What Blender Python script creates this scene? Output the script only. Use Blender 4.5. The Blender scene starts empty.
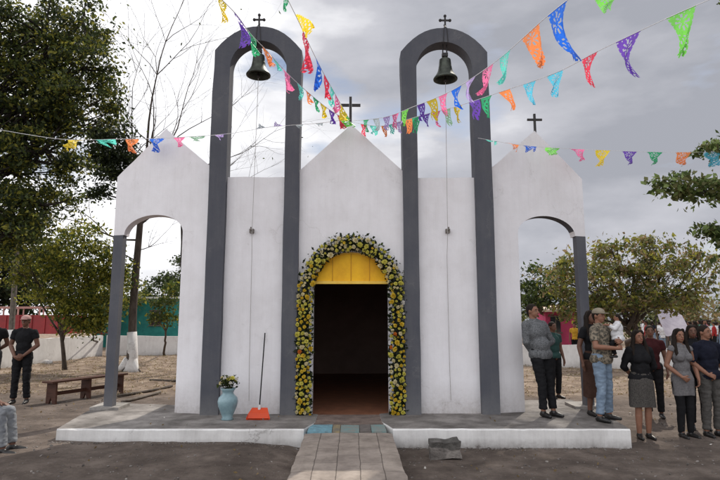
import bpy, bmesh, math, random
import numpy as np
from mathutils import Vector, Matrix, Quaternion, noise
R = math.radians
random.seed(7); rng = np.random.default_rng(7)
C = bpy.context.scene.collection

# ------------------------------------------------------------------ camera
F = 560.0; PITCH = R(8.13); YAW = R(-0.92); CAMZ = 1.7
cam_d = bpy.data.cameras.new('camera'); cam = bpy.data.objects.new('camera', cam_d); C.objects.link(cam)
cam_d.sensor_width = 36; cam_d.lens = 36*F/720; cam_d.clip_end = 3000; cam_d.clip_start = 0.05
cam.location = (0, 0, CAMZ)
cam.rotation_euler = (R(90)+PITCH, 0, YAW)
bpy.context.scene.camera = cam
CM = (Matrix.Rotation(YAW, 3, 'Z') @ Matrix.Rotation(R(90)+PITCH, 3, 'X'))
def ray(px, py): return CM @ Vector(((px-360)/F, (240-py)/F, -1))
def at(px, py, Y):
    r = ray(px, py); t = Y/r.y
    return Vector((r.x*t, Y, CAMZ+r.z*t))
def gp(px, py, z=0.0):
    r = ray(px, py); t = (z-CAMZ)/r.z
    return Vector((r.x*t, r.y*t, z))
def proj(p):
    q = CM.transposed() @ (Vector(p)-Vector((0, 0, CAMZ)))
    return (360+F*q.x/-q.z, 240-F*q.y/-q.z)

# ------------------------------------------------------------------ materials
def mat(name, c1, c2=None, rough=0.85, scale=4.0, bump=0.0, bscale=None, detail=6, spec=0.3, metal=0.0, mid=(0.35, 0.65), streak=None, trans=0.0, c3=None, emit=None):
    m = bpy.data.materials.new(name); m.use_nodes = True
    nt = m.node_tree; b = nt.nodes['Principled BSDF']
    b.inputs['Roughness'].default_value = rough; b.inputs['Metallic'].default_value = metal
    b.inputs['Specular IOR Level'].default_value = spec
    c1 = (*c1, 1)
    tc = nt.nodes.new('ShaderNodeTexCoord')
    if c2 is None: c2 = tuple(v*0.82 for v in c1[:3])
    c2 = (*c2, 1)
    mp = nt.nodes.new('ShaderNodeMapping'); nt.links.new(tc.outputs['Object'], mp.inputs['Vector'])
    if streak: mp.inputs['Scale'].default_value = streak
    n = nt.nodes.new('ShaderNodeTexNoise'); n.inputs['Scale'].default_value = scale; n.inputs['Detail'].default_value = detail
    n.inputs['Roughness'].default_value = 0.65
    nt.links.new(mp.outputs[0], n.inputs['Vector'])
    cr = nt.nodes.new('ShaderNodeValToRGB'); nt.links.new(n.outputs['Fac'], cr.inputs['Fac'])
    e = cr.color_ramp.elements; e[0].position = mid[0]; e[0].color = c2; e[1].position = mid[1]; e[1].color = c1
    if c3:
        k = cr.color_ramp.elements.new((mid[0]+mid[1])/2); k.color = (*c3, 1)
    nt.links.new(cr.outputs['Color'], b.inputs['Base Color'])
    if bump:
        n2 = nt.nodes.new('ShaderNodeTexNoise'); n2.inputs['Scale'].default_value = bscale or scale*6; n2.inputs['Detail'].default_value = 8
        nt.links.new(mp.outputs[0], n2.inputs['Vector'])
        bp = nt.nodes.new('ShaderNodeBump'); bp.inputs['Strength'].default_value = bump; bp.inputs['Distance'].default_value = 0.02
        nt.links.new(n2.outputs['Fac'], bp.inputs['Height']); nt.links.new(bp.outputs[0], b.inputs['Normal'])
    if trans:
        out = nt.nodes['Material Output']; t = nt.nodes.new('ShaderNodeBsdfTranslucent'); mx = nt.nodes.new('ShaderNodeMixShader')
        nt.links.new(cr.outputs['Color'], t.inputs['Color']); mx.inputs[0].default_value = trans
        nt.links.new(b.outputs[0], mx.inputs[1]); nt.links.new(t.outputs[0], mx.inputs[2]); nt.links.new(mx.outputs[0], out.inputs['Surface'])
    return m

def wall_paint(name, base, dirt, zbase=0.25, dirt_h=0.5, amount=0.5):
    m = bpy.data.materials.new(name); m.use_nodes = True; nt = m.node_tree; L = nt.links.new
    b = nt.nodes['Principled BSDF']; b.inputs['Roughness'].default_value = 0.9; b.inputs['Specular IOR Level'].default_value = 0.2
    tc = nt.nodes.new('ShaderNodeTexCoord'); sp = nt.nodes.new('ShaderNodeSeparateXYZ'); L(tc.outputs['Object'], sp.inputs[0])
    def noi(sc, det, scale3=(1, 1, 1)):
        mp = nt.nodes.new('ShaderNodeMapping'); mp.inputs['Scale'].default_value = scale3; L(tc.outputs['Object'], mp.inputs[0])
        n = nt.nodes.new('ShaderNodeTexNoise'); n.inputs['Scale'].default_value = sc; n.inputs['Detail'].default_value = det; n.inputs['Roughness'].default_value = 0.7
        L(mp.outputs[0], n.inputs[0]); return n
    def math_(op, a, bb, clamp=False):
        k = nt.nodes.new('ShaderNodeMath'); k.operation = op; k.use_clamp = clamp
        for i, v in enumerate((a, bb)):
            if isinstance(v, (int, float)): k.inputs[i].default_value = v
            else: L(v, k.inputs[i])
        return k.outputs[0]
    big = noi(1.3, 8); st = noi(2.2, 8, (6, 6, 0.35)); fine = noi(22, 6); stb = noi(3, 5, (9, 9, 0.12))
    # dirt near the base, stains from streaks and blotches
    h = math_('DIVIDE', math_('SUBTRACT', sp.outputs['Z'], zbase), dirt_h)
    low = math_('MULTIPLY', math_('SUBTRACT', 1.0, h, True), math_('ADD', fine.outputs['Fac'], 0.15))
    s1 = nt.nodes.new('ShaderNodeMapRange'); s1.inputs['From Min'].default_value = 0.46; s1.inputs['From Max'].default_value = 0.75; L(st.outputs['Fac'], s1.inputs[0])
    s2 = nt.nodes.new('ShaderNodeMapRange'); s2.inputs['From Min'].default_value = 0.42; s2.inputs['From Max'].default_value = 0.8; L(big.outputs['Fac'], s2.inputs[0])
    tot = math_('ADD', math_('MULTIPLY', s1.outputs[0], 0.17*amount), math_('MULTIPLY', s2.outputs[0], 0.45*amount))
    pt = noi(0.9, 3, (1.4, 1.4, 0.8)); pr_ = nt.nodes.new('ShaderNodeMapRange'); pr_.inputs['From Min'].default_value = 0.50; pr_.inputs['From Max'].default_value = 0.56; L(pt.outputs['Fac'], pr_.inputs[0])
    tot = math_('ADD', tot, math_('MULTIPLY', pr_.outputs[0], 0.10*amount))
    vo = nt.nodes.new('ShaderNodeTexVoronoi'); vo.feature = 'DISTANCE_TO_EDGE'; vo.inputs['Scale'].default_value = 0.8
    va = nt.nodes.new('ShaderNodeVectorMath'); va.operation = 'MULTIPLY_ADD'; va.inputs[1].default_value = (0.7, 0.7, 0.7); L(noi(2.5, 8).outputs['Color'], va.inputs[0]); L(tc.outputs['Object'], va.inputs[2]); L(va.outputs[0], vo.inputs['Vector'])
    ck = nt.nodes.new('ShaderNodeMapRange'); ck.inputs['From Min'].default_value = 0.0; ck.inputs['From Max'].default_value = 0.010; ck.inputs['To Min'].default_value = 1; ck.inputs['To Max'].default_value = 0; L(vo.outputs['Distance'], ck.inputs[0])
    tot = math_('ADD', tot, math_('MULTIPLY', math_('MULTIPLY', ck.outputs[0], pr_.outputs[0]), 0.45*amount))
    tot = math_('ADD', tot, math_('MULTIPLY', low, 0.9), True)
    mx = nt.nodes.new('ShaderNodeMix'); mx.data_type = 'RGBA'; L(tot, mx.inputs[0]); mx.inputs[6].default_value = (*base, 1); mx.inputs[7].default_value = (*dirt, 1)
    L(mx.outputs[2], b.inputs['Base Color'])
    bp = nt.nodes.new('ShaderNodeBump'); bp.inputs['Strength'].default_value = 0.45; bp.inputs['Distance'].default_value = 0.012
    hh = math_('ADD', math_('MULTIPLY', fine.outputs['Fac'], 0.5), math_('ADD', math_('MULTIPLY', stb.outputs['Fac'], 0.55), math_('MULTIPLY', big.outputs['Fac'], 2.0)))
    L(hh, bp.inputs['Height']); L(bp.outputs[0], b.inputs['Normal'])
    return m

M = {}
M['white'] = wall_paint('white_wall_paint', (0.81, 0.80, 0.83), (0.42, 0.39, 0.38), amount=0.62)
M['grey'] = wall_paint('grey_wall_paint', (0.086, 0.090, 0.108), (0.165, 0.165, 0.172), amount=0.9, dirt_h=0.35)
M['whitewash'] = wall_paint('whitewash', (0.72, 0.71, 0.70), (0.25, 0.22, 0.2), zbase=-0.1, dirt_h=0.35, amount=0.9)
M['kerb'] = wall_paint('kerb_whitewash', (0.76, 0.75, 0.74), (0.12, 0.10, 0.09), zbase=-0.03, dirt_h=0.16, amount=0.9)
M['concrete'] = mat('platform_concrete', (0.27, 0.25, 0.235), (0.10, 0.09, 0.083), scale=2.6, bump=0.7, detail=12, c3=(0.175, 0.16, 0.15))
M['iron'] = mat('black_iron', (0.02, 0.02, 0.022), (0.035, 0.03, 0.028), rough=0.6, spec=0.4)
M['bronze'] = mat('dark_bell_bronze', (0.035, 0.038, 0.034), (0.075, 0.085, 0.07), rough=0.45, metal=0.6, scale=9)
M['rope'] = mat('pale_rope', (0.45, 0.43, 0.42), rough=0.9, scale=40)
M['yellow'] = mat('yellow_paint', (0.95, 0.55, 0.02), (0.75, 0.38, 0.015), scale=3, rough=0.6)
M['yellow2'] = mat('pale_yellow_beam', (0.9, 0.62, 0.12), (0.8, 0.48, 0.06), scale=6, rough=0.6)
M['indoor'] = mat('dim_interior_wall', (0.34, 0.24, 0.20), scale=3)
M['indfloor'] = mat('brown_floor_tile', (0.30, 0.13, 0.075), (0.18, 0.08, 0.05), scale=5, rough=0.5)
M['tin'] = mat('rusty_tin_roof', (0.30, 0.28, 0.27), (0.18, 0.10, 0.07), scale=3)
M['bark'] = mat('grey_bark', (0.11, 0.09, 0.075), (0.045, 0.036, 0.03), scale=9, bump=0.8, streak=(1, 1, .3))
M['darkbark'] = mat('dark_bark', (0.05, 0.04, 0.035), (0.025, 0.02, 0.018), scale=9, bump=0.6)
M['wood'] = mat('red_brown_wood', (0.085, 0.036, 0.024), (0.045, 0.02, 0.014), scale=7, streak=(3, .5, 3), rough=0.6)
M['pole'] = mat('weathered_pole_wood', (0.16, 0.14, 0.12), (0.09, 0.075, 0.065), scale=10)
M['stone'] = mat('grey_rubble', (0.26, 0.235, 0.215), (0.09, 0.08, 0.075), scale=6, bump=0.9)
M['stone2'] = mat('dark_rubble', (0.15, 0.14, 0.13), (0.06, 0.056, 0.052), scale=8, bump=0.9)
M['black'] = mat('black_rubber', (0.015, 0.015, 0.016), rough=0.7)
M['glass'] = mat('dark_glass', (0.02, 0.025, 0.03), rough=0.15, spec=0.5)
for nm, a, b in (('leaf_dark', (0.035, 0.05, 0.02), (0.018, 0.027, 0.013)), ('leaf_mid', (0.10, 0.125, 0.03), (0.05, 0.07, 0.02)),
              ('leaf_yellow', (0.33, 0.31, 0.05), (0.17, 0.17, 0.035)), ('leaf_olive', (0.24, 0.24, 0.10), (0.13, 0.14, 0.055)),
              ('leaf_green', (0.085, 0.125, 0.03), (0.045, 0.07, 0.02)), ('leaf_dry', (0.33, 0.24, 0.12), (0.13, 0.09, 0.045)), ('leaf_bright', (0.36, 0.36, 0.05), (0.2, 0.22, 0.03))):
    M[nm] = mat(nm, a, b, scale=1.3, rough=0.55, trans=0.5, spec=0.3)

# ------------------------------------------------------------------ object helpers
def link(name, me, mats, parent=None, smooth=False):
    o = bpy.data.objects.new(name, me); C.objects.link(o)
    for m in (mats if isinstance(mats, (list, tuple)) else [mats]): me.materials.append(m)
    if smooth:
        me.polygons.foreach_set('use_smooth', [True]*len(me.polygons))
    if parent is not None:
        o.parent = parent
        o.matrix_parent_inverse = Matrix.Identity(4)
    return o
def ob(name, bm, mats, parent=None, smooth=False, autos=False, bev=0):
    if bev:
        es = [e for e in bm.edges if len(e.link_faces) == 2 and e.calc_face_angle(0) > 0.6]
        bmesh.ops.bevel(bm, geom=es, offset=bev, segments=2, affect='EDGES', profile=0.6)
    bmesh.ops.recalc_face_normals(bm, faces=bm.faces)
    me = bpy.data.meshes.new(name); bm.to_mesh(me); bm.free()
    return link(name, me, mats, parent, smooth)
def tag(o, label=None, cat=None, group=None, kind=None):
    if label: o['label'] = label
    if cat: o['category'] = cat
    if group: o['group'] = group
    if kind: o['kind'] = kind
    return o
def empty(name, loc=(0, 0, 0), label=None, cat=None, group=None, rz=0):
    o = bpy.data.objects.new(name, None); C.objects.link(o); o.location = loc; o.rotation_euler = (0, 0, rz); o.empty_display_size = 0.2
    return tag(o, label, cat, group)
def box(bm, x0, x1, y0, y1, z0, z1, mi=0, mtx=None):
    vs = [bm.verts.new((x, y, z)) for x in (x0, x1) for y in (y0, y1) for z in (z0, z1)]
    if mtx is not None:
        for v in vs: v.co = mtx @ v.co
    for f in ((0, 1, 3, 2), (4, 6, 7, 5), (0, 4, 5, 1), (2, 3, 7, 6), (0, 2, 6, 4), (1, 5, 7, 3)):
        bm.faces.new([vs[i] for i in f]).material_index = mi
def tube(bm, pts, rads, seg=8, cap=True, mi=0):
    pts = [Vector(p) for p in pts]
    if isinstance(rads, (int, float)): rads = [rads]*len(pts)
    prev = None; rings = []
    for i, p in enumerate(pts):
        d = (pts[min(i+1, len(pts)-1)]-pts[max(i-1, 0)])
        if d.length < 1e-9: d = Vector((0, 0, 1))
        d.normalize()
        if prev is None:
            u = d.orthogonal().normalized()
        else:
            u = (prev - d*prev.dot(d))
            u = u.normalized() if u.length > 1e-6 else d.orthogonal().normalized()
        prev = u; w = d.cross(u)
        rings.append([bm.verts.new(p+(u*math.cos(2*math.pi*k/seg)+w*math.sin(2*math.pi*k/seg))*rads[i]) for k in range(seg)])
    for a, b in zip(rings, rings[1:]):
        for k in range(seg):
            bm.faces.new((a[k], a[(k+1) % seg], b[(k+1) % seg], b[k])).material_index = mi
    if cap:
        bm.faces.new(rings[0][::-1]).material_index = mi; bm.faces.new(rings[-1]).material_index = mi
def lathe(bm, prof, cx, cy, seg=24, mi=0):
    rings = [[bm.verts.new((cx+r*math.cos(2*math.pi*k/seg), cy+r*math.sin(2*math.pi*k/seg), z)) for k in range(seg)] for r, z in prof]
    for a, b in zip(rings, rings[1:]):
        for k in range(seg): bm.faces.new((a[k], a[(k+1) % seg], b[(k+1) % seg], b[k])).material_index = mi
    bm.faces.new(rings[0][::-1]).material_index = mi; bm.faces.new(rings[-1]).material_index = mi
def prism(bm, poly, y0, y1, mi=0, shear=None):
    """poly: list of (x,z); extruded from y0 (front) to y1. shear(x)->dy"""
    s = shear or (lambda x: 0)
    a = [bm.verts.new((x, y0+s(x), z)) for x, z in poly]; b = [bm.verts.new((x, y1+s(x), z)) for x, z in poly]
    n = len(poly)
    bm.faces.new(a).material_index = mi; bm.faces.new(b[::-1]).material_index = mi
    for i in range(n):
        bm.faces.new((a[i], b[i], b[(i+1) % n], a[(i+1) % n])).material_index = mi
def jitter(bm, amp, sc=1.5, only_z=False):
    for v in bm.verts:
        nv = noise.noise_vector(v.co*sc)*amp
        if only_z: v.co.z += nv.z
        else: v.co += nv

# ------------------------------------------------------------------ setting: ground
def sst(a, b, x):
    t = max(0, min(1, (x-a)/(b-a))); return t*t*(3-2*t)
def gz(x, y):
    near = 1-sst(40, 80, y)
    z = 0.085*(1-sst(-1.5, -0.5, x)) * near
    z += 0.02*noise.noise(Vector((x*0.9, y*0.9, 0)))*near
    if y > 9.8: z += 0.05*noise.noise(Vector((x*0.5, y*0.5, 3)))*near*sst(9.8, 12, y)
    return z
def grid_ground():
    xs = sorted(set([round(v, 3) for v in np.concatenate([np.arange(-14, 14.01, 0.14), -14-np.geomspace(0.4, 900, 40), 14+np.geomspace(0.4, 900, 40)])]))
    ys = sorted(set([round(v, 3) for v in np.concatenate([np.arange(1.5, 26, 0.16), 26+np.geomspace(0.4, 1800, 45), 1.5-np.geomspace(0.4, 200, 14)])]))
    verts = []
    for y in ys:
        for x in xs:
            z = gz(x, y)
            if abs(x) < 14 and 1.5 < y < 26: z += 0.014*noise.noise(Vector((x*3, y*3, 5)))+0.007*noise.noise(Vector((x*9, y*9, 1)))
            verts.append((x, y, z))
    nx = len(xs)
    faces = [(j*nx+i, j*nx+i+1, (j+1)*nx+i+1, (j+1)*nx+i) for j in range(len(ys)-1) for i in range(nx-1)]
    me = bpy.data.meshes.new('ground'); me.from_pydata(verts, [], faces)
    m = bpy.data.materials.new('trodden_earth'); m.use_nodes = True; nt = m.node_tree; L = nt.links.new; b = nt.nodes['Principled BSDF']
    b.inputs['Roughness'].default_value = 0.95; b.inputs['Specular IOR Level'].default_value = 0.15
    tc = nt.nodes.new('ShaderNodeTexCoord'); sp = nt.nodes.new('ShaderNodeSeparateXYZ'); L(tc.outputs['Object'], sp.inputs[0])
    def N(sc, d=8, r=0.65):
        n = nt.nodes.new('ShaderNodeTexNoise'); n.inputs['Scale'].default_value = sc; n.inputs['Detail'].default_value = d; n.inputs['Roughness'].default_value = r; L(tc.outputs['Object'], n.inputs[0]); return n.outputs['Fac']
    def ramp(fac, *st):
        c = nt.nodes.new('ShaderNodeValToRGB'); L(fac, c.inputs[0]); e = c.color_ramp.elements
        e[0].position, e[0].color = st[0][0], (*st[0][1], 1); e[1].position, e[1].color = st[-1][0], (*st[-1][1], 1)
        for p, col in st[1:-1]: k = e.new(p); k.color = (*col, 1)
        return c.outputs[0]
    near = ramp(N(1.9, 12, 0.72), (0.32, (0.075, 0.059, 0.050)), (0.5, (0.135, 0.108, 0.092)), (0.66, (0.215, 0.175, 0.15)))
    far = ramp(N(2.4), (0.3, (0.10, 0.07, 0.052)), (0.5, (0.22, 0.165, 0.125)), (0.68, (0.40, 0.32, 0.25)))
    speck = ramp(N(34, 4, 0.8), (0.60, (0, 0, 0)), (0.70, (1, 1, 1)))
    wob = nt.nodes.new('ShaderNodeMath'); wob.operation = 'MULTIPLY_ADD'; L(N(0.8), wob.inputs[0]); wob.inputs[1].default_value = 4; L(sp.outputs['Y'], wob.inputs[2])
    mr = nt.nodes.new('ShaderNodeMapRange'); mr.inputs['From Min'].default_value = 14.0; mr.inputs['From Max'].default_value = 15.6; L(wob.outputs[0], mr.inputs[0])
    def mix(f, a, c):
        k = nt.nodes.new('ShaderNodeMix'); k.data_type = 'RGBA'; L(f, k.inputs[0]) if not isinstance(f, float) else None
        for i, v in ((6, a), (7, c)):
            if isinstance(v, tuple): k.inputs[i].default_value = (*v, 1)
            else: L(v, k.inputs[i])
        return k.outputs[2]
    base = mix(mr.outputs[0], near, far)
    sm = nt.nodes.new('ShaderNodeMath'); sm.operation = 'MULTIPLY'; L(speck, sm.inputs[0]); sm.inputs[1].default_value = 0.35
    base = mix(sm.outputs[0], base, (0.26, 0.22, 0.18))
    L(base, b.inputs['Base Color'])
    bp = nt.nodes.new('ShaderNodeBump'); bp.inputs['Strength'].default_value = 1.0; bp.inputs['Distance'].default_value = 0.05
    L(N(9, 12, 0.75), bp.inputs['Height']); L(bp.outputs[0], b.inputs['Normal'])
    o = link('ground', me, m, smooth=True); tag(o, kind='structure')
grid_ground()

PT = 0.246            # platform top
YF = 7.83             # platform front
def slab(name, poly, z0, z1, mats, mi_top=0, mi_side=1, sub=10):
    bm = bmesh.new()
    def dens(p):
        out = []
        for i in range(len(p)):
            a, b = Vector(p[i]), Vector(p[(i+1) % len(p)]); n = max(1, int((b-a).length*sub))
            out += [a.lerp(b, k/n) for k in range(n)]
        return out
    P = dens(poly)
    top = []; mid = []; bot = []
    for i, p in enumerate(P):
        w = 0.014*noise.noise(Vector((p.x*3, p.y*3, z1)))+0.006*noise.noise(Vector((p.x*14, p.y*14, z1)))
        zt = z1+0.006*noise.noise(Vector((p.x*5, p.y*5, 9)))
        top.append(bm.verts.new((p.x, p.y+0.018, zt))); mid.append(bm.verts.new((p.x, p.y+w, zt-0.018-0.01*abs(noise.noise(Vector((p.x*8, 0, 0))))))); bot.append(bm.verts.new((p.x, p.y+w-0.01, z0)))
    f = bm.faces.new(top); f.material_index = mi_top
    n = len(P)
    for i in range(n):
        j = (i+1) % n
        bm.faces.new((top[i], mid[i], mid[j], top[j])).material_index = mi_side
        bm.faces.new((mid[i], bot[i], bot[j], mid[j])).material_index = mi_side
    bmesh.ops.triangulate(bm, faces=[f])
    return tag(ob(name, bm, mats), kind='structure')
GAPL, GAPR = gp(308, 428, PT).x, gp(389, 428, PT).x
cl, cr_ = gp(62, 427, PT), gp(635, 431, PT)
slab('platform', [(cl.x, YF+0.06), (GAPL-0.05, YF), (GAPL+0.07, YF+0.5), (GAPL+0.07, 9.02), (-2.5, 9.9), (cl.x-0.35, 10.3), (cl.x-0.25, 9.2)], -0.1, PT, [M['concrete'], M['kerb']])
slab('platform', [(GAPR-0.07, YF+0.5), (GAPR+0.05, YF), (cr_.x, YF-0.07), (cr_.x+0.25, 9.2), (cr_.x+0.3, 10.6), (2.5, 10.4), (GAPR-0.07, 9.02)], -0.1, PT, [M['concrete'], M['kerb']])
# doorway floor + painted doorstep
bm = bmesh.new(); box(bm, GAPL+0.06, GAPR-0.06, YF+0.42, 9.02, -0.05, PT-0.006)
tag(ob('threshold_floor', bm, mat('worn_tile_floor', (0.23, 0.175, 0.15), (0.12, 0.09, 0.08), scale=5, bump=0.4)), kind='structure')
sb = mat('step_blue', (0.19, 0.38, 0.46), (0.12, 0.20, 0.24), scale=14); st_ = mat('step_teal', (0.16, 0.27, 0.27), (0.24, 0.22, 0.2), scale=9); sw = mat('step_bare', (0.17, 0.15, 0.14), (0.1, 0.09, 0.085), scale=12); sy = mat('step_ochre', (0.30, 0.24, 0.13), (0.14, 0.13, 0.12), scale=12)
bm = bmesh.new()
xs = [GAPL+0.0, GAPL+0.33, GAPL+0.44, GAPL+0.70, GAPL+0.86, GAPR-0.04]
for i, (a, b) in enumerate(zip(xs, xs[1:])):
    box(bm, a+0.003, b-0.003, YF-0.10+0.006*i, YF+0.41, 0.0, PT-0.014-0.004*(i % 3), mi=[0, 3, 1, 2, 1][i])
jitter(bm, 0.006, 8)
tag(ob('doorstep', bm, [sb, st_, sw, sy]), kind='structure')
# path
def path_mat():
    m = bpy.data.materials.new('path_slabs'); m.use_nodes = True; nt = m.node_tree; L = nt.links.new; b = nt.nodes['Principled BSDF']; b.inputs['Roughness'].default_value = 0.9
    tc = nt.nodes.new('ShaderNodeTexCoord'); mp = nt.nodes.new('ShaderNodeMapping'); mp.inputs['Rotation'].default_value = (0, 0, R(90)); mp.inputs['Location'].default_value = (0.1, 0.13, 0)
    wb = nt.nodes.new('ShaderNodeTexNoise'); wb.inputs['Scale'].default_value = 3; L(tc.outputs['Object'], wb.inputs[0])
    va = nt.nodes.new('ShaderNodeVectorMath'); va.operation = 'MULTIPLY_ADD'; va.inputs[1].default_value = (0.03, 0.03, 0); L(wb.outputs['Color'], va.inputs[0]); L(tc.outputs['Object'], va.inputs[2])
    L(va.outputs[0], mp.inputs[0])
    br = nt.nodes.new('ShaderNodeTexBrick'); L(mp.outputs[0], br.inputs[0]); br.inputs['Scale'].default_value = 1.0
    br.inputs['Brick Width'].default_value = 0.62; br.inputs['Row Height'].default_value = 0.245; br.inputs['Mortar Size'].default_value = 0.006; br.inputs['Mortar Smooth'].default_value = 0.5
    br.inputs['Color1'].default_value = (0.34, 0.295, 0.26, 1); br.inputs['Color2'].default_value = (0.29, 0.25, 0.225, 1); br.inputs['Mortar'].default_value = (0.11, 0.09, 0.078, 1)
    n = nt.nodes.new('ShaderNodeTexNoise'); n.inputs['Scale'].default_value = 4; n.inputs['Detail'].default_value = 10; n.inputs['Roughness'].default_value = 0.7; L(tc.outputs['Object'], n.inputs[0])
    r = nt.nodes.new('ShaderNodeValToRGB'); L(n.outputs['Fac'], r.inputs[0]); r.color_ramp.elements[0].position = 0.3; r.color_ramp.elements[0].color = (0.5, 0.47, 0.45, 1); r.color_ramp.elements[1].position = 0.65; r.color_ramp.elements[1].color = (1.05, 1.03, 1, 1)
    mx = nt.nodes.new('ShaderNodeMix'); mx.data_type = 'RGBA'; mx.blend_type = 'MULTIPLY'; mx.inputs[0].default_value = 1; L(br.outputs['Color'], mx.inputs[6]); L(r.outputs[0], mx.inputs[7])
    L(mx.outputs[2], b.inputs['Base Color'])
    bp = nt.nodes.new('ShaderNodeBump'); bp.inputs['Strength'].default_value = 0.5; bp.inputs['Distance'].default_value = 0.01
    ad = nt.nodes.new('ShaderNodeMath'); ad.operation = 'SUBTRACT'; L(n.outputs['Fac'], ad.inputs[0]); L(br.outputs['Fac'], ad.inputs[1]); L(ad.outputs[0], bp.inputs['Height']); L(bp.outputs[0], b.inputs['Normal'])
    return m
bm = bmesh.new(); n = 90; rows = []
for i in range(n+1):
    y = 2.0+(YF-0.09-2.0)*i/n; z = 0.10+0.115*(y-2)/(YF-2)
    el = 0.02*noise.noise(Vector((0, y*2.5, 1)))+0.012*noise.noise(Vector((0, y*9, 1))); er = 0.02*noise.noise(Vector((5, y*2.5, 1)))+0.012*noise.noise(Vector((5, y*9, 1)))
    row = []
    for k in range(13):
        x = (GAPL-0.03+el)*(1-k/12)+(GAPR+0.03+er)*(k/12)
        row.append(bm.verts.new((x, y, z+0.006*noise.noise(Vector((x*3, y*3, 0)))-(0.012 if k in (0, 12) else 0))))
    row.insert(0, bm.verts.new((row[0].co.x-0.03, y, -0.05))); row.append(bm.verts.new((row[-1].co.x+0.03, y, -0.05)))
    rows.append(row)
for a, b in zip(rows, rows[1:]):
    for k in range(14): bm.faces.new((a[k], a[k+1], b[k+1], b[k]))
tag(ob('path', bm, path_mat()), kind='structure')

# ------------------------------------------------------------------ church
YC, YW, YB = 8.95, 9.05, 9.25      # column front, wall front, wall back
church = empty('church', (0, YW, PT), 'small white chapel facade with two grey bell arches and gabled side wings', 'church')
inv = Matrix.Translation(-Vector((0, YW, PT)))
def chob(name, bm, m, parent=church, smooth=False, bev=0):
    o = ob(name, bm, m, parent, smooth, bev=bev)
    if parent is church: o.matrix_parent_inverse = inv
    return o
zt = lambda py, Y: at(351, py, Y).z
Z0 = PT-0.03
def rough(poly, amp=0.012, zmin=3.45, sd=0):
    out = []
    for i in range(len(poly)):
        a, b = Vector(poly[i]), Vector(poly[(i+1) % len(poly)]); n = max(1, int((b-a).length/0.12)) if min(a.y, b.y) > zmin else 1
        for k in range(n):
            p = a.lerp(b, k/n)
            if p.y > zmin and k: q = noise.noise_vector(Vector((p.x*3, p.y*3, sd)))*amp+noise.noise_vector(Vector((p.x*11, p.y*11, sd)))*amp*0.5; p = p+Vector((0, q.y))
            out.append((p.x, p.y))
    return out
# centre gable wall with door opening
zp, zs = zt(126, YW), zt(172, YW)
dw, dz, lz = 0.605, zt(281, YW), zt(252, YW)
arc = [(dw*math.cos(t), dz+(lz-dz)*math.sin(t)) for t in np.linspace(0, math.pi, 17)]
bm = bmesh.new()
poly = [(-0.86, Z0), (-dw, Z0), (-dw, dz)] + [p for p in arc[::-1]][1:-1] + [(dw, dz), (dw, Z0), (0.86, Z0), (0.86, zs+0.02), (0.03, zp), (-0.03, zp), (-0.86, zs+0.02)]
prism(bm, rough(poly), YW, YB)
gable = chob('gable_wall', bm, M['white'])
def cross(px0, py_top, py_bot, Y, w, parent, name='cross', r=0.022, fancy=False):
    x = at(px0, py_bot, Y).x; z0 = at(px0, py_bot, Y).z-0.12; z1 = at(px0, py_top, Y).z
    bm = bmesh.new(); h = z1-z0-0.12
    box(bm, x-r, x+r, Y-r, Y+r, z0, z1)
    zc = z1-(0.36)*h
    box(bm, x-w/2, x-r-0.0015, Y-r*0.8, Y+r*0.8, zc-r, zc+r); box(bm, x+r+0.0015, x+w/2, Y-r*0.8, Y+r*0.8, zc-r, zc+r)
    if fancy:
        for dx, dz_ in ((w/2, 0), (-w/2, 0), (0, z1-zc)):
            lathe(bm, [(0.001, zc+dz_-0.028), (0.02, zc+dz_-0.02), (0.028, zc+dz_), (0.02, zc+dz_+0.02), (0.001, zc+dz_+0.028)], x+dx, Y, 10)
    o = ob(name, bm, M['iron'], parent); return o
cross(350.5, 97, 120, YW+0.1, 0.34, gable)
# side walls
for s in (-1, 1):
    zt2 = zt(177, YW)
    bm = bmesh.new()
    a, b = sorted((s*0.99, s*2.10))
    if s > 0: poly = [(a, Z0), (b, Z0), (b, zt2-0.38), (2.055, zt2), (a, zt2-0.01)]
    else: poly = [(a, Z0), (b, Z0), (b, zt2), (a, zt2-0.01)]
    prism(bm, rough(poly, sd=s*3), YW+0.01, YB-0.01)
    chob('side_wall', bm, M['white'])
    # hook
    hp = at(252 if s < 0 else 447.5, 231, YW)
    bm = bmesh.new(); box(bm, hp.x-0.035, hp.x+0.035, YW-0.05, YW+0.009, hp.z-0.035, hp.z+0.03); tube(bm, [(hp.x, YW-0.05, hp.z), (hp.x, YW-0.10, hp.z+0.01), (hp.x, YW-0.11, hp.z+0.05)], 0.012, 6)
    chob('rope_bracket', bm, M['stone'])
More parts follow.
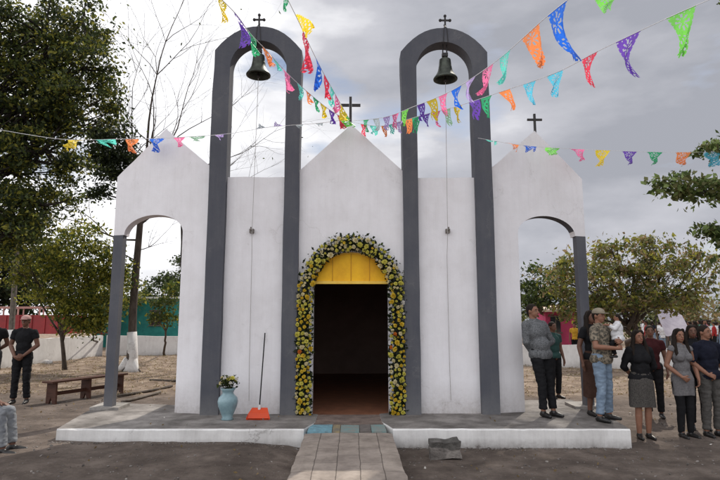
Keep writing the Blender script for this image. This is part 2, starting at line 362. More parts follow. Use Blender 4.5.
# bell arches (towers)
zsh, ztop, zap = zt(51, YC), zt(27.5, YC), zt(41, YC)
arches = []
for s in (-1, 1):
    xi, xo = 0.852, 2.325; ci, co = 0.245, 0.28
    cx = (xi+ci+xo-co)/2; rr = (xo-co-xi-ci)/2; zsp = zap-rr*1.02
    ch = 0.40
    hwid = (xo-xi)/2; outl = [(xo, Z0)]+[(cx+hwid*u, zsh+(ztop+0.01-zsh)*(1-abs(u)**2.25)) for u in (1, .86, .72, .58, .44, .3, .15, 0, -.15, -.3, -.44, -.58, -.72, -.86, -1)]+[(xi, Z0)]
    def hit(t):
        dx, dz_ = math.cos(t), math.sin(t); best = None
        for (ax, az), (bx, bz) in zip(outl, outl[1:]):
            ex, ez = bx-ax, bz-az; den = dx*ez-dz_*ex
            if abs(den) < 1e-9: continue
            u = ((ax-cx)*ez-(az-zsp)*ex)/den; v = ((ax-cx)*dz_-(az-zsp)*dx)/den
            if u > 0 and -1e-6 <= v <= 1+1e-6 and (best is None or u < best): best = u
        return (cx+dx*best, zsp+dz_*best)
    ts = sorted(set([round(v, 5) for v in np.linspace(0, math.pi, 33)]+[round(math.atan2(z-zsp, x-cx), 5) for x, z in outl[1:-1]]))
    ins = [(xo-co, z) for z in np.linspace(Z0, zsp, 13)[:-1]]+[(cx+rr*math.cos(t), zsp+rr*1.02*math.sin(t)) for t in ts]+[(xi+ci, z) for z in np.linspace(zsp, Z0, 13)[1:]]
    outs = [(xo, z) for z in np.linspace(Z0, zsp, 13)[:-1]]+[hit(t) for t in ts]+[(xi, z) for z in np.linspace(zsp, Z0, 13)[1:]]
    bm = bmesh.new(); yb = YW+0.19
    wv = lambda x, z: 0.006*noise.noise(Vector((x*2, z*1.5, s)))
    q4 = []
    for (ix, iz), (ox, oz) in zip(ins, outs):
        q4.append([bm.verts.new((s*(ix+wv(ix, iz)*1.5), YC+wv(iz, ix), iz)), bm.verts.new((s*(ox+wv(ox, oz)*1.5), YC+wv(oz, ox), oz)), bm.verts.new((s*(ox+wv(ox, oz)*1.5), yb, oz)), bm.verts.new((s*(ix+wv(ix, iz)*1.5), yb, iz))])
    for a, b in zip(q4, q4[1:]):
        for k in range(4): bm.faces.new((a[k], a[(k+1) % 4], b[(k+1) % 4], b[k]))
    bm.faces.new(q4[0]); bm.faces.new(q4[-1][::-1])
    o = chob('bell_arch', bm, M['grey']); arches.append((o, s*cx))
    cross(259 if s < 0 else 445.2, 15 if s < 0 else 16, 28, YC+0.15, 0.17, o, r=0.014, fancy=True)
# wings
def shear(x): return max(0, (abs(x)-2.33))*0.29
for s in (-1, 1):
    xi, xo = 2.28, 4.08; oi, oo = 2.79, 3.88; zs_ = 4.17; zp_ = 4.96; zspr = 3.14; rise = 0.32
    xm = (oi+oo)/2
    arcp = [(xm-(oo-oi)/2*math.cos(t), zspr+rise*math.sin(t)) for t in np.linspace(0, math.pi, 25)]
    poly = [(xi, Z0), (oi, Z0), (oi, 2.0), (oi, zspr)] + arcp[1:-1] + [(oo, zspr), (xo, zspr), (xo, zs_), (3.19, zp_), (xi, zs_)]
    bm = bmesh.new(); a = [(s*x, z) for x, z in rough(poly, zmin=4.0, sd=s*7)]
    prism(bm, a, YW+0.03, YW+0.25, shear=shear)
    w = chob('wing_wall', bm, [M['white'], M['grey']])
    me = w.data
    for p in me.polygons:   # grey soffit faces, right arch only
        c = p.center; 
        if len(p.vertices) == 4 and zspr+0.02 < c.z < zspr+rise+0.02 and abs(abs(c.x)-xm) < 0.53 and abs(c.x) > xm-0.25 and s > 0: p.material_index = 1
    bm = bmesh.new()
    prism(bm, [(s*(oo+0.03), Z0), (s*(oo+0.015), zspr-0.003), (s*xo, zspr-0.003), (s*(xo-0.01), Z0)], YW+0.022, YW+0.18, shear=shear)
    pl = chob('pillar', bm, M['grey'])
    bm = bmesh.new(); X = s*(oo+xo)/2; yy = YW+0.15+shear(X)
    box(bm, X-0.27, X+0.2, yy-0.2, yy+0.28, PT-0.02, PT+0.05); jitter(bm, 0.02, 6)
    f = ob('footing', bm, mat('footing_concrete', (0.35, 0.33, 0.31), (0.18, 0.17, 0.16), scale=6), pl)
    if s > 0: cross(535, 114, 130, YW+0.35, 0.26, w, r=0.018)
# lunette and beam
bm = bmesh.new(); poly = [(-dw-0.02, dz)]+[(1.0*x, z) for x, z in arc[::-1]]+[(dw+0.02, dz)]
poly = [(x, z) for x, z in poly]
prism(bm, [(-dw, dz+0.002)]+[(x*0.999, z) for x, z in arc[::-1][1:-1]]+[(dw, dz+0.002)], YW+0.04, YW+0.09); chob('lunette', bm, M['yellow'])
bm = bmesh.new(); box(bm, -dw+0.001, dw-0.001, YW+0.02, YW+0.13, dz-0.045, dz); chob('lintel', bm, M['yellow2'])
bm = bmesh.new(); op_ = [Vector((x*0.985, YW+0.03, dz+(z-dz)*0.97)) for x, z in arc]; tube(bm, op_, 0.014, 6); chob('lunette_frame', bm, M['yellow2'])
for x in (-0.3, 0.0, 0.3):
    zt_ = dz+(lz-dz)*math.sqrt(1-(x/dw)**2)*0.95; bm = bmesh.new(); box(bm, x-0.006, x+0.006, YW+0.033, YW+0.0385, dz+0.003, zt_); chob('mullion', bm, mat('ochre_joint', (0.6, 0.3, 0.03)))
# nave behind
bm = bmesh.new()
nx, ny0, ny1, nh = 1.75, YB-0.008, 16.0, 3.3
box(bm, -nx, -nx+0.15, ny0, ny1, 0, nh); box(bm, nx-0.15, nx, ny0, ny1, 0, nh); box(bm, -nx+0.151, nx-0.151, ny1-0.15, ny1, 0, nh)
chob('nave_wall', bm, M['indoor'])
bm = bmesh.new(); prism(bm, [(-nx-0.15, nh+0.002), (nx+0.15, nh+0.002), (0, nh+0.55)], ny0+0.01, ny1+0.2); chob('roof', bm, M['tin'])
bm = bmesh.new(); box(bm, -nx+0.152, nx-0.152, 9.03, ny1-0.16, 0.0, PT-0.012); chob('nave_floor', bm, M['indfloor'])

# ------------------------------------------------------------------ bells
def bell(px, ptop, pbot, s, label):
    X = at(px, pbot, YC+0.12).x; Y = YC+0.1
    zb = at(px, pbot, Y).z; ztp = at(px, ptop, Y).z; H = ztp-zb; r = 0.205
    t = empty('bell', (X, Y, zb), label, 'bell', 'bells hanging in the two grey arches')
    iv = Matrix.Translation(-Vector((X, Y, zb)))
    def add(n, bm, m, sm=False):
        o = ob(n, bm, m, t, sm); o.matrix_parent_inverse = iv; return o
    bm = bmesh.new()
    pr = [(r*0.93, zb+0.0), (r, zb+0.006), (r*1.01, zb+0.022), (r*0.93, zb+H*0.11), (r*0.76, zb+H*0.22), (r*0.62, zb+H*0.36), (r*0.545, zb+H*0.52), (r*0.55, zb+H*0.535), (r*0.53, zb+H*0.55), (r*0.50, zb+H*0.72), (r*0.47, zb+H*0.84), (r*0.36, zb+H*0.88), (r*0.16, zb+H*0.9), (r*0.13, zb+H*0.98), (0.01, zb+H)]
    prin = [(0.01, zb+H*0.84), (r*0.38, zb+H*0.8), (r*0.47, zb+H*0.5), (r*0.68, zb+H*0.2), (r*0.9, zb+0.002)]
    lathe(bm, prin+pr, X, Y, 32); add('bell_body', bm, M['bronze'], True)
    bm = bmesh.new(); tube(bm, [(X, Y, zb+H*0.85), (X, Y, zb+0.02)], 0.012, 8); lathe(bm, [(0.005, zb-0.04), (0.03, zb-0.02), (0.032, zb+0.0), (0.012, zb+0.04)], X, Y, 12); add('clapper', bm, M['iron'])
    bm = bmesh.new()
    box(bm, X-0.05, X+0.05, Y-0.03, Y+0.03, zb+H-0.01, zb+H+0.05); tube(bm, [(X-0.035, Y, zb+H+0.04), (X-0.03, Y, zap+0.03)], 0.011, 6); tube(bm, [(X+0.035, Y, zb+H+0.04), (X+0.03, Y, zap+0.03)], 0.011, 6)
    # chains over the front of the arch up to the cross
    for d in (-0.04, 0.04): tube(bm, [(X+d, YC-0.015, zap-0.02), (X+d*0.6, YC-0.015, ztop), (X, YC+0.13, ztop+0.14)], 0.006, 5)
    add('hanger', bm, M['iron'])
    hp = at(252 if s < 0 else 447.5, 233, YW-0.1)
    bm = bmesh.new(); pts = [(X, Y, zb-0.03)]+[(X+(hp.x-X)*u, Y+(YW-0.11-Y)*u, zb-0.03+(hp.z+0.03-zb)*u) for u in (0.3, 0.6, 1)]+[(hp.x-0.005, YW-0.03, hp.z-0.4), (hp.x, YW-0.02, 1.0), (hp.x+0.01, YW-0.02, 0.45)]
    tube(bm, pts, 0.0045, 5); add('rope', bm, M['rope'])
bell(258.6, 52, 76, -1, 'dark bronze bell with pull rope in the arch left of the door')
bell(445.2, 56, 80, 1, 'dark bronze bell with pull rope in the arch right of the door')

# ------------------------------------------------------------------ leaves
def leaves(name, centers, size, mats, parent=None, kindstuff=False, aspect=0.5, weights=None, seed=1, droop=0.0):
    r = np.random.default_rng(seed); c = np.asarray(centers, dtype=np.float32); n = len(c)
    d = r.normal(size=(n, 3)); d[:, 2] -= droop; d /= np.linalg.norm(d, axis=1)[:, None]
    e = r.normal(size=(n, 3)); e -= d*(e*d).sum(1)[:, None]; e /= np.linalg.norm(e, axis=1)[:, None]
    nn = np.cross(d, e)
    s = (size*(0.45+1.1*r.random(n)**1.3))[:, None]
    v = np.empty((n, 4, 3), dtype=np.float32)
    v[:, 0] = c-d*s*0.5; v[:, 1] = c+e*s*aspect*0.5+nn*s*0.1; v[:, 2] = c+d*s*0.5; v[:, 3] = c-e*s*aspect*0.5+nn*s*0.1
    me = bpy.data.meshes.new(name)
    me.vertices.add(4*n); me.vertices.foreach_set('co', v.ravel())
    me.loops.add(4*n); me.loops.foreach_set('vertex_index', np.arange(4*n, dtype=np.int32))
    me.polygons.add(n); me.polygons.foreach_set('loop_start', np.arange(0, 4*n, 4, dtype=np.int32))
    me.polygons.foreach_set('material_index', r.choice(len(mats), size=n, p=weights).astype(np.int32))
    me.update(); me.validate()
    return link(name, me, mats, parent)
def limb(p0, p1, n=5, wob=0.12, sag=0.0):
    p0, p1 = Vector(p0), Vector(p1); L = (p1-p0).length; out = []
    sd = Vector((random.random()*50, random.random()*50, random.random()*50))
    for i in range(n+1):
        t = i/n; q = p0.lerp(p1, t); q += noise.noise_vector(sd+q*0.6)*wob*L*math.sin(math.pi*min(1, t*1.0))*0.8; q.z += sag*math.sin(math.pi*t)
        out.append(q)
    return out
def tree(name, base, top, rad, blobs, leafsize, mats, label, cat='tree', hang=False, hi=False, group=None, weights=None, barkm='bark', density=1.0, seed=1, white=0, clump=0.4, aspect=0.5, per=60, twig=True):
    """blobs: (center, (rx,ry,rz), clumps)"""
    random.seed(seed); r = np.random.default_rng(seed)
    t = empty(name, base, label, cat, group); iv = Matrix.Translation(-Vector(base))
    bm = bmesh.new(); tr = limb(base, top, 7, 0.05)
    tr[0] = Vector(base)-Vector((0, 0, 0.1))
    tube(bm, tr, [rad*(1.5 if i == 0 else 1.12-0.5*i/7) for i in range(8)], 10)
    pts = []; hb = []
    for c, rr, k in blobs:
        c = Vector(c); st = tr[random.randint(6 if hi else 4, 7)]
        lr = rad*0.55
        if hang and rr[0] < 0.9:      # low branches leave the trunk sideways
            st = Vector((c.x+2.5, c.y+1.2, c.z-0.25+0.1*random.random())); lr = 0.035; hb.append((st, tr[2] if c.z < 6 else tr[3]))
        lb = limb(st, c, 5, (0.05 if hang else 0.15) if lr > 0.06 else 0.04, sag=2.2 if hang and lr > 0.06 else 0); tube(bm, lb, [lr*(1-0.75*i/5) for i in range(6)], 6)
        for j in range(k):
            u = r.normal(size=3); u /= np.linalg.norm(u); q = Vector(u)*(0.45+0.6*r.random()**0.6)
            cc = c+Vector((q.x*rr[0], q.y*rr[1], q.z*rr[2]))
            if twig: tube(bm, limb(lb[random.randint(2, 5)], cc, 3, 0.2), [lr*0.24, lr*0.16, lr*0.1, 0.006], 4, cap=False)
            m_ = int(per*density*(0.5+r.random())); cs = clump*(0.6+0.8*r.random())
            pts.append(np.array(cc)+r.normal(size=(m_, 3))*np.array([cs, cs, cs*0.6])*0.55)
    if hb:
        J = sum((a for a, _ in hb), Vector())/len(hb)+Vector((0.8, 0.6, -0.5)); tube(bm, limb(hb[0][1], J, 5, 0.05), [0.16, 0.15, 0.13, 0.12, 0.11, 0.10], 8)
        for a, _ in hb: tube(bm, limb(J, a, 3, 0.04), [0.08, 0.06, 0.05, 0.036], 6)
    o = ob('trunk', bm, M[barkm], t, True); o.matrix_parent_inverse = iv
    o = leaves('crown', np.concatenate(pts), leafsize, [M[m] for m in mats], t, weights=weights, seed=seed, aspect=aspect, droop=0.25); o.matrix_parent_inverse = iv
    if white:
        bm = bmesh.new(); k = [q for q in tr if q.z-base[2] < white+0.4][:4]
        tube(bm, [tr[0], Vector(base)+Vector((0, 0, 0.12)), tr[0].lerp(tr[1], 0.55), tr[1]], [rad*1.9, rad*1.5, rad*1.32, rad*1.2], 12); w = ob('painted_base', bm, M['whitewash'], t, True); w.matrix_parent_inverse = iv
    return t
def B(px, py, Y, rx, ry, rz, k): return (at(px, py, Y), (rx, ry, rz), k)

M['leaf_fresh'] = mat('leaf_fresh', (0.33, 0.42, 0.16), (0.2, 0.28, 0.09), scale=2, rough=.5, trans=.5)
# big dark tree upper left
tree('broadleaf_tree', (-12.5, 14.5, 0.05), (-11.8, 14.3, 5.2), 0.35,
     [B(-10, 40, 13.5, 1.8, 1.5, 1.3, 48), B(45, 35, 13.5, 1.2, 1.2, 1.0, 38), B(82, 22, 13.5, 0.7, 1.0, 0.6, 18), B(80, 68, 13.4, 0.85, 1.0, 0.6, 24), B(20, 110, 13.5, 1.6, 1.5, 1.2, 50), B(75, 105, 13.4, 1.0, 1.2, 0.65, 34),
      B(10, 170, 13.2, 1.5, 1.5, 1.0, 48), B(45, 150, 13.2, 0.9, 1.0, 0.9, 26), B(5, 235, 12.8, 1.1, 1, 0.7, 26), B(45, 205, 13, .8, .8, .5, 16), B(-60, 90, 13.5, 2, 2, 2, 50), B(-20, 215, 13, 1.2, 1.2, 0.9, 26)],
     0.10, ['leaf_dark', 'leaf_mid', 'leaf_yellow'], 'large dense dark green tree filling the upper left corner', weights=[0.36, 0.42, 0.22], barkm='darkbark', seed=3, per=125, clump=0.33, hi=True)  # yellow share of the leaves stands in for sunlit ones among the dark
# dark sprig tree right of it
tree('broadleaf_tree', (at(187, 350, 17.5).x, 17.5, 0.05), (at(182, 180, 17.4).x, 17.4, 5.8), 0.10,
     [B(112, 150, 17, 0.75, 0.8, 0.9, 32), B(122, 170, 17, 0.5, 0.6, 0.6, 16), B(92, 190, 17, 0.35, 0.5, 0.3, 5), B(100, 128, 17, 0.5, 0.5, 0.35, 10)],
     0.11, ['leaf_dark', 'leaf_mid'], 'dark bushy tree top rising just left of the left wing gable', weights=[0.8, 0.2], barkm='darkbark', hi=True, seed=5, per=120, clump=0.32)
# yellow green shrub tree, lower left
tree('leafy_tree', (-9.3, 18.8, 0.05), (-9.4, 18.4, 1.6), 0.07,
     [B(75, 285, 18, 0.9, 0.9, 0.9, 34), B(95, 262, 18, 0.7, 0.7, 0.6, 20), B(100, 305, 18, 0.55, 0.7, 0.6, 16), B(60, 250, 18, 0.8, 0.8, 0.7, 18), B(40, 285, 18.3, 0.7, 0.7, 0.7, 12), B(85, 235, 18, 0.8, 0.8, 0.3, 8), B(10, 225, 17, 1.2, 0.8, 0.5, 18), B(118, 285, 18, 0.3, .3, .7, 7), B(88, 318, 17.8, .6, .5, .4, 14), B(70, 305, 18, .5, .5, .5, 10), B(15, 262, 17.5, 1.0, .8, .6, 14)],
     0.115, ['leaf_mid', 'leaf_yellow', 'leaf_green', 'leaf_bright'], 'yellow green leafy tree beside the red truck', weights=[0.14, 0.40, 0.28, 0.18], seed=8, per=105, clump=0.36)
# dark trees behind
tree('broadleaf_tree', (-17.5, 30, 0), (-17.3, 30, 2.2), 0.3, [B(20, 280, 29, 2.6, 1.5, 1.7, 40), B(-20, 260, 29, 2.6, 1.5, 2.4, 36), B(50, 265, 29.5, 1.5, 1.2, 1.3, 18)],
     0.24, ['leaf_dark', 'leaf_mid'], 'dark shaded tree behind the red truck', barkm='darkbark', weights=[0.9, 0.1], seed=11, per=110, clump=0.7)  # nearly all dark leaves: the shade is put into the leaf colour
tree('broadleaf_tree', (-11, 36, 0), (-11, 36, 1.8), 0.2, [B(165, 295, 37, 1.8, 1.2, 1.4, 26), B(180, 275, 37, 1.3, 1.2, 1.3, 20), B(150, 305, 37, 1.0, 1, 0.8, 10)],
     0.2, ['leaf_dark', 'leaf_mid', 'leaf_green'], 'rounded green tree above the teal house', weights=[0.5, 0.35, 0.15], seed=12, per=90, clump=0.6)
tree('broadleaf_tree', (-13.6, 33, 0), (-13.6, 33, 1.8), 0.2, [B(120, 290, 32, 1.3, 1.2, 1.0, 16), B(105, 300, 32, 1.6, 1.2, 1.3, 18)],
     0.2, ['leaf_yellow', 'leaf_mid', 'leaf_green'], 'pale yellow green tree left of the teal house', weights=[0.4, 0.3, 0.3], seed=14, per=70, clump=0.6)

tree('young_tree', gp(165, 357), at(164, 325, 22), 0.05, [B(165, 303, 22, .5, .4, .3, 9), B(158, 318, 22, .3, .3, .25, 5), B(170, 322, 22, .3, .3, .3, 5), B(172, 290, 22, .3, .3, .2, 4)],
     0.14, ['leaf_green', 'leaf_mid', 'leaf_yellow'], 'small young tree in front of the teal house', weights=[.45, .35, .2], seed=16, per=50, clump=.3)
M['leaf_red'] = mat('leaf_red', (0.25, 0.03, 0.02), (0.12, 0.02, 0.015), scale=2, trans=.3)
tree('red_shrub', gp(93, 352), at(93, 338, 23), 0.05, [B(93, 328, 22.5, .35, .3, .3, 9), B(85, 325, 22.5, .25, .3, .2, 5)], 0.12, ['leaf_red', 'leaf_dry', 'leaf_mid'], 'low red leaved shrub behind the white wall by the truck', 'shrub', weights=[.5, .25, .25], seed=17, per=50, clump=.25)
# bare tree with painted trunk
def bare_tree():
    random.seed(21)
    b = gp(131, 374); b.z = 0.04
    t = empty('bare_tree', b, 'almost leafless tree with whitewashed trunk rising behind the left wing', 'tree'); iv = Matrix.Translation(-b)
    bm = bmesh.new(); twigs = []
    trunkpts = [b-Vector((0, 0, .1))]+[at(x, y, b.y) for x, y in ((132, 345), (133, 310), (136, 270), (140, 225), (143, 190))]
    tube(bm, trunkpts, [0.2, 0.135, 0.125, 0.115, 0.10, 0.07], 10)
    def grow(p, d, L, r, depth):
        n = 5; pts = [p]; q = p.copy(); dd = d.copy(); so_ = Vector((random.uniform(0, 90), random.uniform(0, 90), 0))
        for i in range(n):
            dd = (dd+noise.noise_vector(q*1.5+so_)*0.42+Vector((0, 0, 0.03))).normalized()
            q = q+dd*L/n; pts.append(q.copy())
        tube(bm, pts, [r*(1-0.62*i/n) for i in range(n+1)], 7 if depth < 2 else (5 if depth < 4 else 3), cap=False)
        if depth >= 5 or r < 0.0045: twigs.append(pts[-1]); return
        for i in range((3 if depth < 3 else random.choice((3, 4))) if depth else 3):
            k = random.randint(2, n); ang = random.uniform(0.4, 1.05); ax = dd.orthogonal().normalized(); ax.rotate(Quaternion(dd, random.uniform(0, 6.28)))
            nd = dd.copy(); nd.rotate(Quaternion(ax, ang))
            grow(pts[k], nd, L*random.uniform(0.55, 0.85), r*(1-0.62*k/n)*random.uniform(0.6, 0.85), depth+1)
        grow(pts[-1], dd, L*0.7, r*0.4, depth+1)
    tops = [((143, 190), (158, 60), 0.085, 4.2), ((143, 190), (200, 90), 0.07, 3.6), ((141, 215), (115, 110), 0.06, 3.0), ((140, 225), (215, 165), 0.06, 2.8),
            ((139, 240), (45, 215), 0.06, 3.2), ((138, 250), (175, 248), 0.03, 1.0), ((138, 262), (60, 190), 0.04, 2.6), ((143, 190), (165, 110), 0.06, 3.2), ((142, 200), (240, 130), 0.05, 3.6), ((143, 190), (130, 60), 0.06, 3.8)]
    for (a, c, r, L) in tops:
        p = at(*a, b.y); q = at(*c, b.y+random.uniform(-1.5, 1.5)); grow(p, (q-p).normalized(), L*0.9, r*0.6, 1)
    # buttress roots
    for s in (-0.5, 0.35): tube(bm, [b+Vector((s, -0.15, 0.0)), b+Vector((s*0.5, -0.05, 0.12)), b+Vector((s*0.15, 0, 0.45))], [0.05, 0.08, 0.1], 7)
    o = ob('trunk', bm, M['bark'], t, True); o.matrix_parent_inverse = iv
    bm = bmesh.new(); pp = [b-Vector((0, 0, .05)), b+Vector((0, 0, .15)), b+Vector((0.02, 0, .5)), at(132, 332, b.y)]
    tube(bm, pp, [0.30, 0.20, 0.165, 0.15], 12)
    for s in (-0.55, 0.3): tube(bm, [b+Vector((s, -0.2, -0.02)), b+Vector((s*0.6, -0.08, 0.1)), b+Vector((s*0.2, -0.02, 0.42))], [0.05, 0.09, 0.13], 8)
    o = ob('painted_base', bm, M['whitewash'], t, True); o.matrix_parent_inverse = iv
    pts = [np.array(p)+rng.normal(size=(1, 3))*0.15 for p in twigs if random.random() < 0.22]
    o = leaves('crown', np.concatenate(pts), 0.09, [M['leaf_dark'], M['leaf_mid']], t, seed=5); o.matrix_parent_inverse = iv
bare_tree()

# right side trees
tree('spreading_tree', gp(628, 352), at(632, 322, 22), 0.13,
     [B(625, 285, 21, 1.7, 1.3, 0.85, 44), B(590, 290, 21, 1.4, 1.2, 0.8, 28), B(665, 285, 21, 1.4, 1.2, 0.9, 30), B(640, 262, 21.5, 1.3, 1, 0.6, 22), B(670, 258, 21.5, 1.0, 1, 0.55, 13), B(600, 262, 21.5, 0.8, 0.8, 0.5, 10), B(617, 243, 21.5, 0.45, .5, .22, 3), B(655, 240, 21.5, 0.5, .5, .22, 4), B(562, 280, 21, 0.9, .7, .6, 14), B(580, 265, 21, .8, .7, .45, 10), B(650, 248, 21.5, 1.0, .7, .35, 9), B(612, 250, 21.5, .9, .7, .3, 8), B(696, 262, 21, .8, .6, .4, 8), B(690, 290, 21, 0.9, .9, .6, 12), B(708, 272, 21, 0.5, .6, .4, 4), B(640, 306, 21, 2.2, 1, 0.35, 22), B(585, 312, 21, 1.0, 1, 0.4, 12)],
     0.17, ['leaf_olive', 'leaf_green', 'leaf_yellow', 'leaf_dry', 'leaf_mid'], 'broad spreading olive green tree behind the people right of the chapel', weights=[0.32, 0.12, 0.26, 0.24, 0.06], seed=31, per=40, clump=0.38)
tree('broadleaf_tree', gp(540, 345), at(541, 300, 25), 0.14, [B(540, 285, 24, 0.9, .9, .9, 22), B(530, 300, 24, 0.8, .8, .7, 14), B(556, 300, 24, 1.1, .8, .5, 14)],
     0.17, ['leaf_green', 'leaf_mid', 'leaf_dark'], 'smaller darker green tree seen through the right archway', weights=[0.4, 0.35, 0.25], seed=33, per=60, clump=0.45)
for i, (px, py, Y, rx, rz, k, ms, lb) in enumerate([
        (715, 315, 44, 5.0, 1.4, 40, ['leaf_dry', 'leaf_olive'], 'dry brown tree beyond the crowd at the right edge'),
        (670, 318, 48, 4.0, 1.6, 30, ['leaf_dry', 'leaf_olive'], 'dry olive tree beyond the pale canopy'),
        (600, 318, 40, 5.0, 1.6, 40, ['leaf_dark', 'leaf_mid', 'leaf_olive'], 'far dark tree behind the spreading tree'),
        (545, 318, 46, 5.0, 2.2, 36, ['leaf_mid', 'leaf_olive'], 'far green tree behind the pink house'),
        (770, 312, 46, 5.0, 2.2, 30, ['leaf_mid', 'leaf_olive'], 'far green tree beyond the right edge')]):
    g = at(px, 319, Y); tree('distant_tree', (g.x, Y, 0), (g.x, Y, 1.2), 0.2, [(at(px, py, Y), (rx, 1.5, rz), k)], 0.3, ms, lb, seed=60+i, per=70, clump=0.9, twig=False)
# tall tree to the right: hanging branches enter the frame; unseen crown overhead is shaped to shade the right
tree('tall_tree', (18.5, 20, 0), (17.5, 20, 15.2), 0.36,
     [B(702, 190, 10, 0.42, .4, .17, 15), B(676, 186, 10, 0.28, .3, .12, 8), B(660, 183, 10, 0.12, .2, .06, 3), B(722, 184, 10, 0.3, .3, .2, 8), B(712, 150, 10.3, 0.22, .3, .1, 5), B(728, 145, 10.3, 0.25, .3, .15, 5), B(716, 230, 10, 0.15, .2, .08, 4), B(726, 240, 10, .2, .3, .08, 4), B(704, 230, 10, .10, .1, .04, 2), B(722, 265, 10, .1, .1, .06, 2),
      ((9.3, 19.9, 16.3), (2.6, 2.0, 0.9), 150), ((12.4, 18.5, 15.8), (2.4, 2.5, 1.4), 120), ((14.5, 16.5, 12), (2.0, 2.5, 2.0), 60), ((13.5, 12, 9.0), (2.0, 2.0, 1.8), 36)],
     0.115, ['leaf_green', 'leaf_olive', 'leaf_fresh'], 'tall tree whose leafy branches hang in from the right edge', weights=[0.3, 0.35, 0.35], seed=41, per=42, clump=0.19, aspect=0.5, hang=True, hi=True)

# ------------------------------------------------------------------ walls, houses, truck
def wallseg(name, a, b, h0, h1, label, mm='whitewash', th=0.22, group=None, z0=-0.1):
    a, b = Vector(a), Vector(b); d = (b-a); n = max(2, int(d.length/0.35)); nrm = Vector((-d.y, d.x, 0)).normalized()*th/2
    bm = bmesh.new(); rows = []
    for i in range(n+1):
        p = a.lerp(b, i/n); h = h0+(h1-h0)*i/n+0.04*noise.noise(p*1.1)+0.02*noise.noise(p*4); wv = nrm*(1+0.25*noise.noise(p*2))
        rows.append([bm.verts.new((q.x, q.y, z)) for q, z in ((p-wv, z0), (p-wv*0.9, h), (p+wv*0.9, h), (p+wv, z0))])
    for r0, r1 in zip(rows, rows[1:]):
        for k in range(3): bm.faces.new((r0[k], r1[k], r1[k+1], r0[k+1]))
    bm.faces.new(rows[0]); bm.faces.new(rows[-1][::-1])
    return tag(ob(name, bm, M[mm]), label, 'wall', group)
wl0 = gp(-60, 378); wl1 = gp(100, 358); wl2 = at(182, 352, 27.5)
wallseg('boundary_wall', (wl0.x, wl0.y, 0), (wl1.x, wl1.y, 0), 1.02, 1.0, 'low whitewashed boundary wall in front of the red truck')
wallseg('boundary_wall', (wl1.x+0.2, wl1.y+0.1, 0), (-7.0, 27.5, 0), 1.0, 0.92, 'low whitewashed wall stretch below the teal house')
wallseg('boundary_wall', (3.5, 22, 0), (8.3, 20.5, 0), 0.72, 0.8, 'low whitewashed wall seen through the right archway')
wallseg('boundary_wall', (8.6, 20.4, 0), (17, 18.5, 0), 0.7, 0.75, 'low pale wall behind the woman in the grey dress')
def stones(pts, label_fn, m, nm, cat, s0=1):
    for i, (p, sz) in enumerate(pts):
        bm = bmesh.new(); bmesh.ops.create_icosphere(bm, subdivisions=3, radius=1)
        for v in bm.verts:
            v.co = v.co*(1+0.28*noise.noise(v.co*1.3+Vector((i*3.1, s0, 0))))
            v.co = Vector((v.co.x*sz[0], v.co.y*sz[1], v.co.z*sz[2]))+Vector(p)
        tag(ob(nm, bm, m, smooth=True), label_fn[i], cat, 'whitewashed and pale boulders')
p = gp(47, 366); stones([((p.x, p.y, 0.08), (0.2, 0.14, 0.16))], ['small whitewashed boulder at the foot of the left wall'], M['whitewash'], 'boulder', 'stone')
pp = [gp(x, y) for x, y in ((563, 366), (572, 362), (590, 368), (555, 363))]
stones([((pp[0].x, pp[0].y, 0.12), (0.3, 0.2, 0.2)), ((pp[1].x, pp[1].y, 0.1), (0.28, 0.2, 0.18)), ((pp[2].x, pp[2].y, 0.15), (0.35, 0.2, 0.24))],
       ['pale boulder under the right archway nearest the leaning man', 'pale boulder between two others under the right archway', 'largest pale boulder under the right archway beside the pillar'], mat('pale_boulder', (0.5, .47, .44), (.25, .23, .2), scale=5, bump=.6), 'boulder', 'stone', 4)
# teal house
def house(nm, x0, x1, Y, zb, z1, wm, rm, label, wins, depth=5):
    t = empty(nm, ((x0+x1)/2, Y, zb), label, 'house'); iv = Matrix.Translation(-Vector(t.location))
    def add(n, bm, m, par=t):
        o = ob(n, bm, m, par)
        if par is t: o.matrix_parent_inverse = iv
        return o
    bm = bmesh.new(); box(bm, x0, x1, Y, Y+depth, zb-0.2, z1); w = add('wall', bm, wm)
    bm = bmesh.new(); box(bm, x0-0.25, x1+0.25, Y-0.35, Y+depth+0.3, z1+0.002, z1+0.10)
    for v in bm.verts:
        if v.co.y > Y: v.co.z += 0.25
    add('roof', bm, rm)
    for (a, b, c, d) in wins:
        bm = bmesh.new(); box(bm, a, b, Y-0.03, Y-0.002, c, d); f = add('window', bm, M['glass'])
        bm = bmesh.new(); box(bm, a-0.06, b+0.06, Y-0.05, Y-0.032, d+0.001, d+0.07); box(bm, a-0.06, b+0.06, Y-0.08, Y-0.032, c-0.07, c-0.001); box(bm, (a+b)/2-0.02, (a+b)/2+0.02, Y-0.045, Y-0.032, c, d)
        add('frame', bm, M['pole'], f)
teal = mat('teal_paint', (0.035, 0.25, 0.22), (0.02, 0.16, 0.15), scale=2); pale = mat('pale_roof_sheet', (0.6, 0.62, 0.6), scale=2)
a, b = at(118, 330, 34), at(178, 330, 34); zz = at(150, 299, 34).z; w0, w1 = at(150, 325, 34), at(162, 311, 34)
house('teal_house', a.x-1.5, b.x+2, 34, 0, zz, teal, pale, 'teal painted house with dark window behind the whitewashed wall', [(w0.x, w1.x, w0.z, w1.z)])
pink = mat('pink_paint', (0.50, 0.06, 0.15), (0.36, 0.05, 0.11), scale=2)
a, b = at(546, 330, 27), at(576, 330, 27); zz = at(560, 312, 27).z; w0, w1 = at(551, 332, 27), at(560, 317, 27)
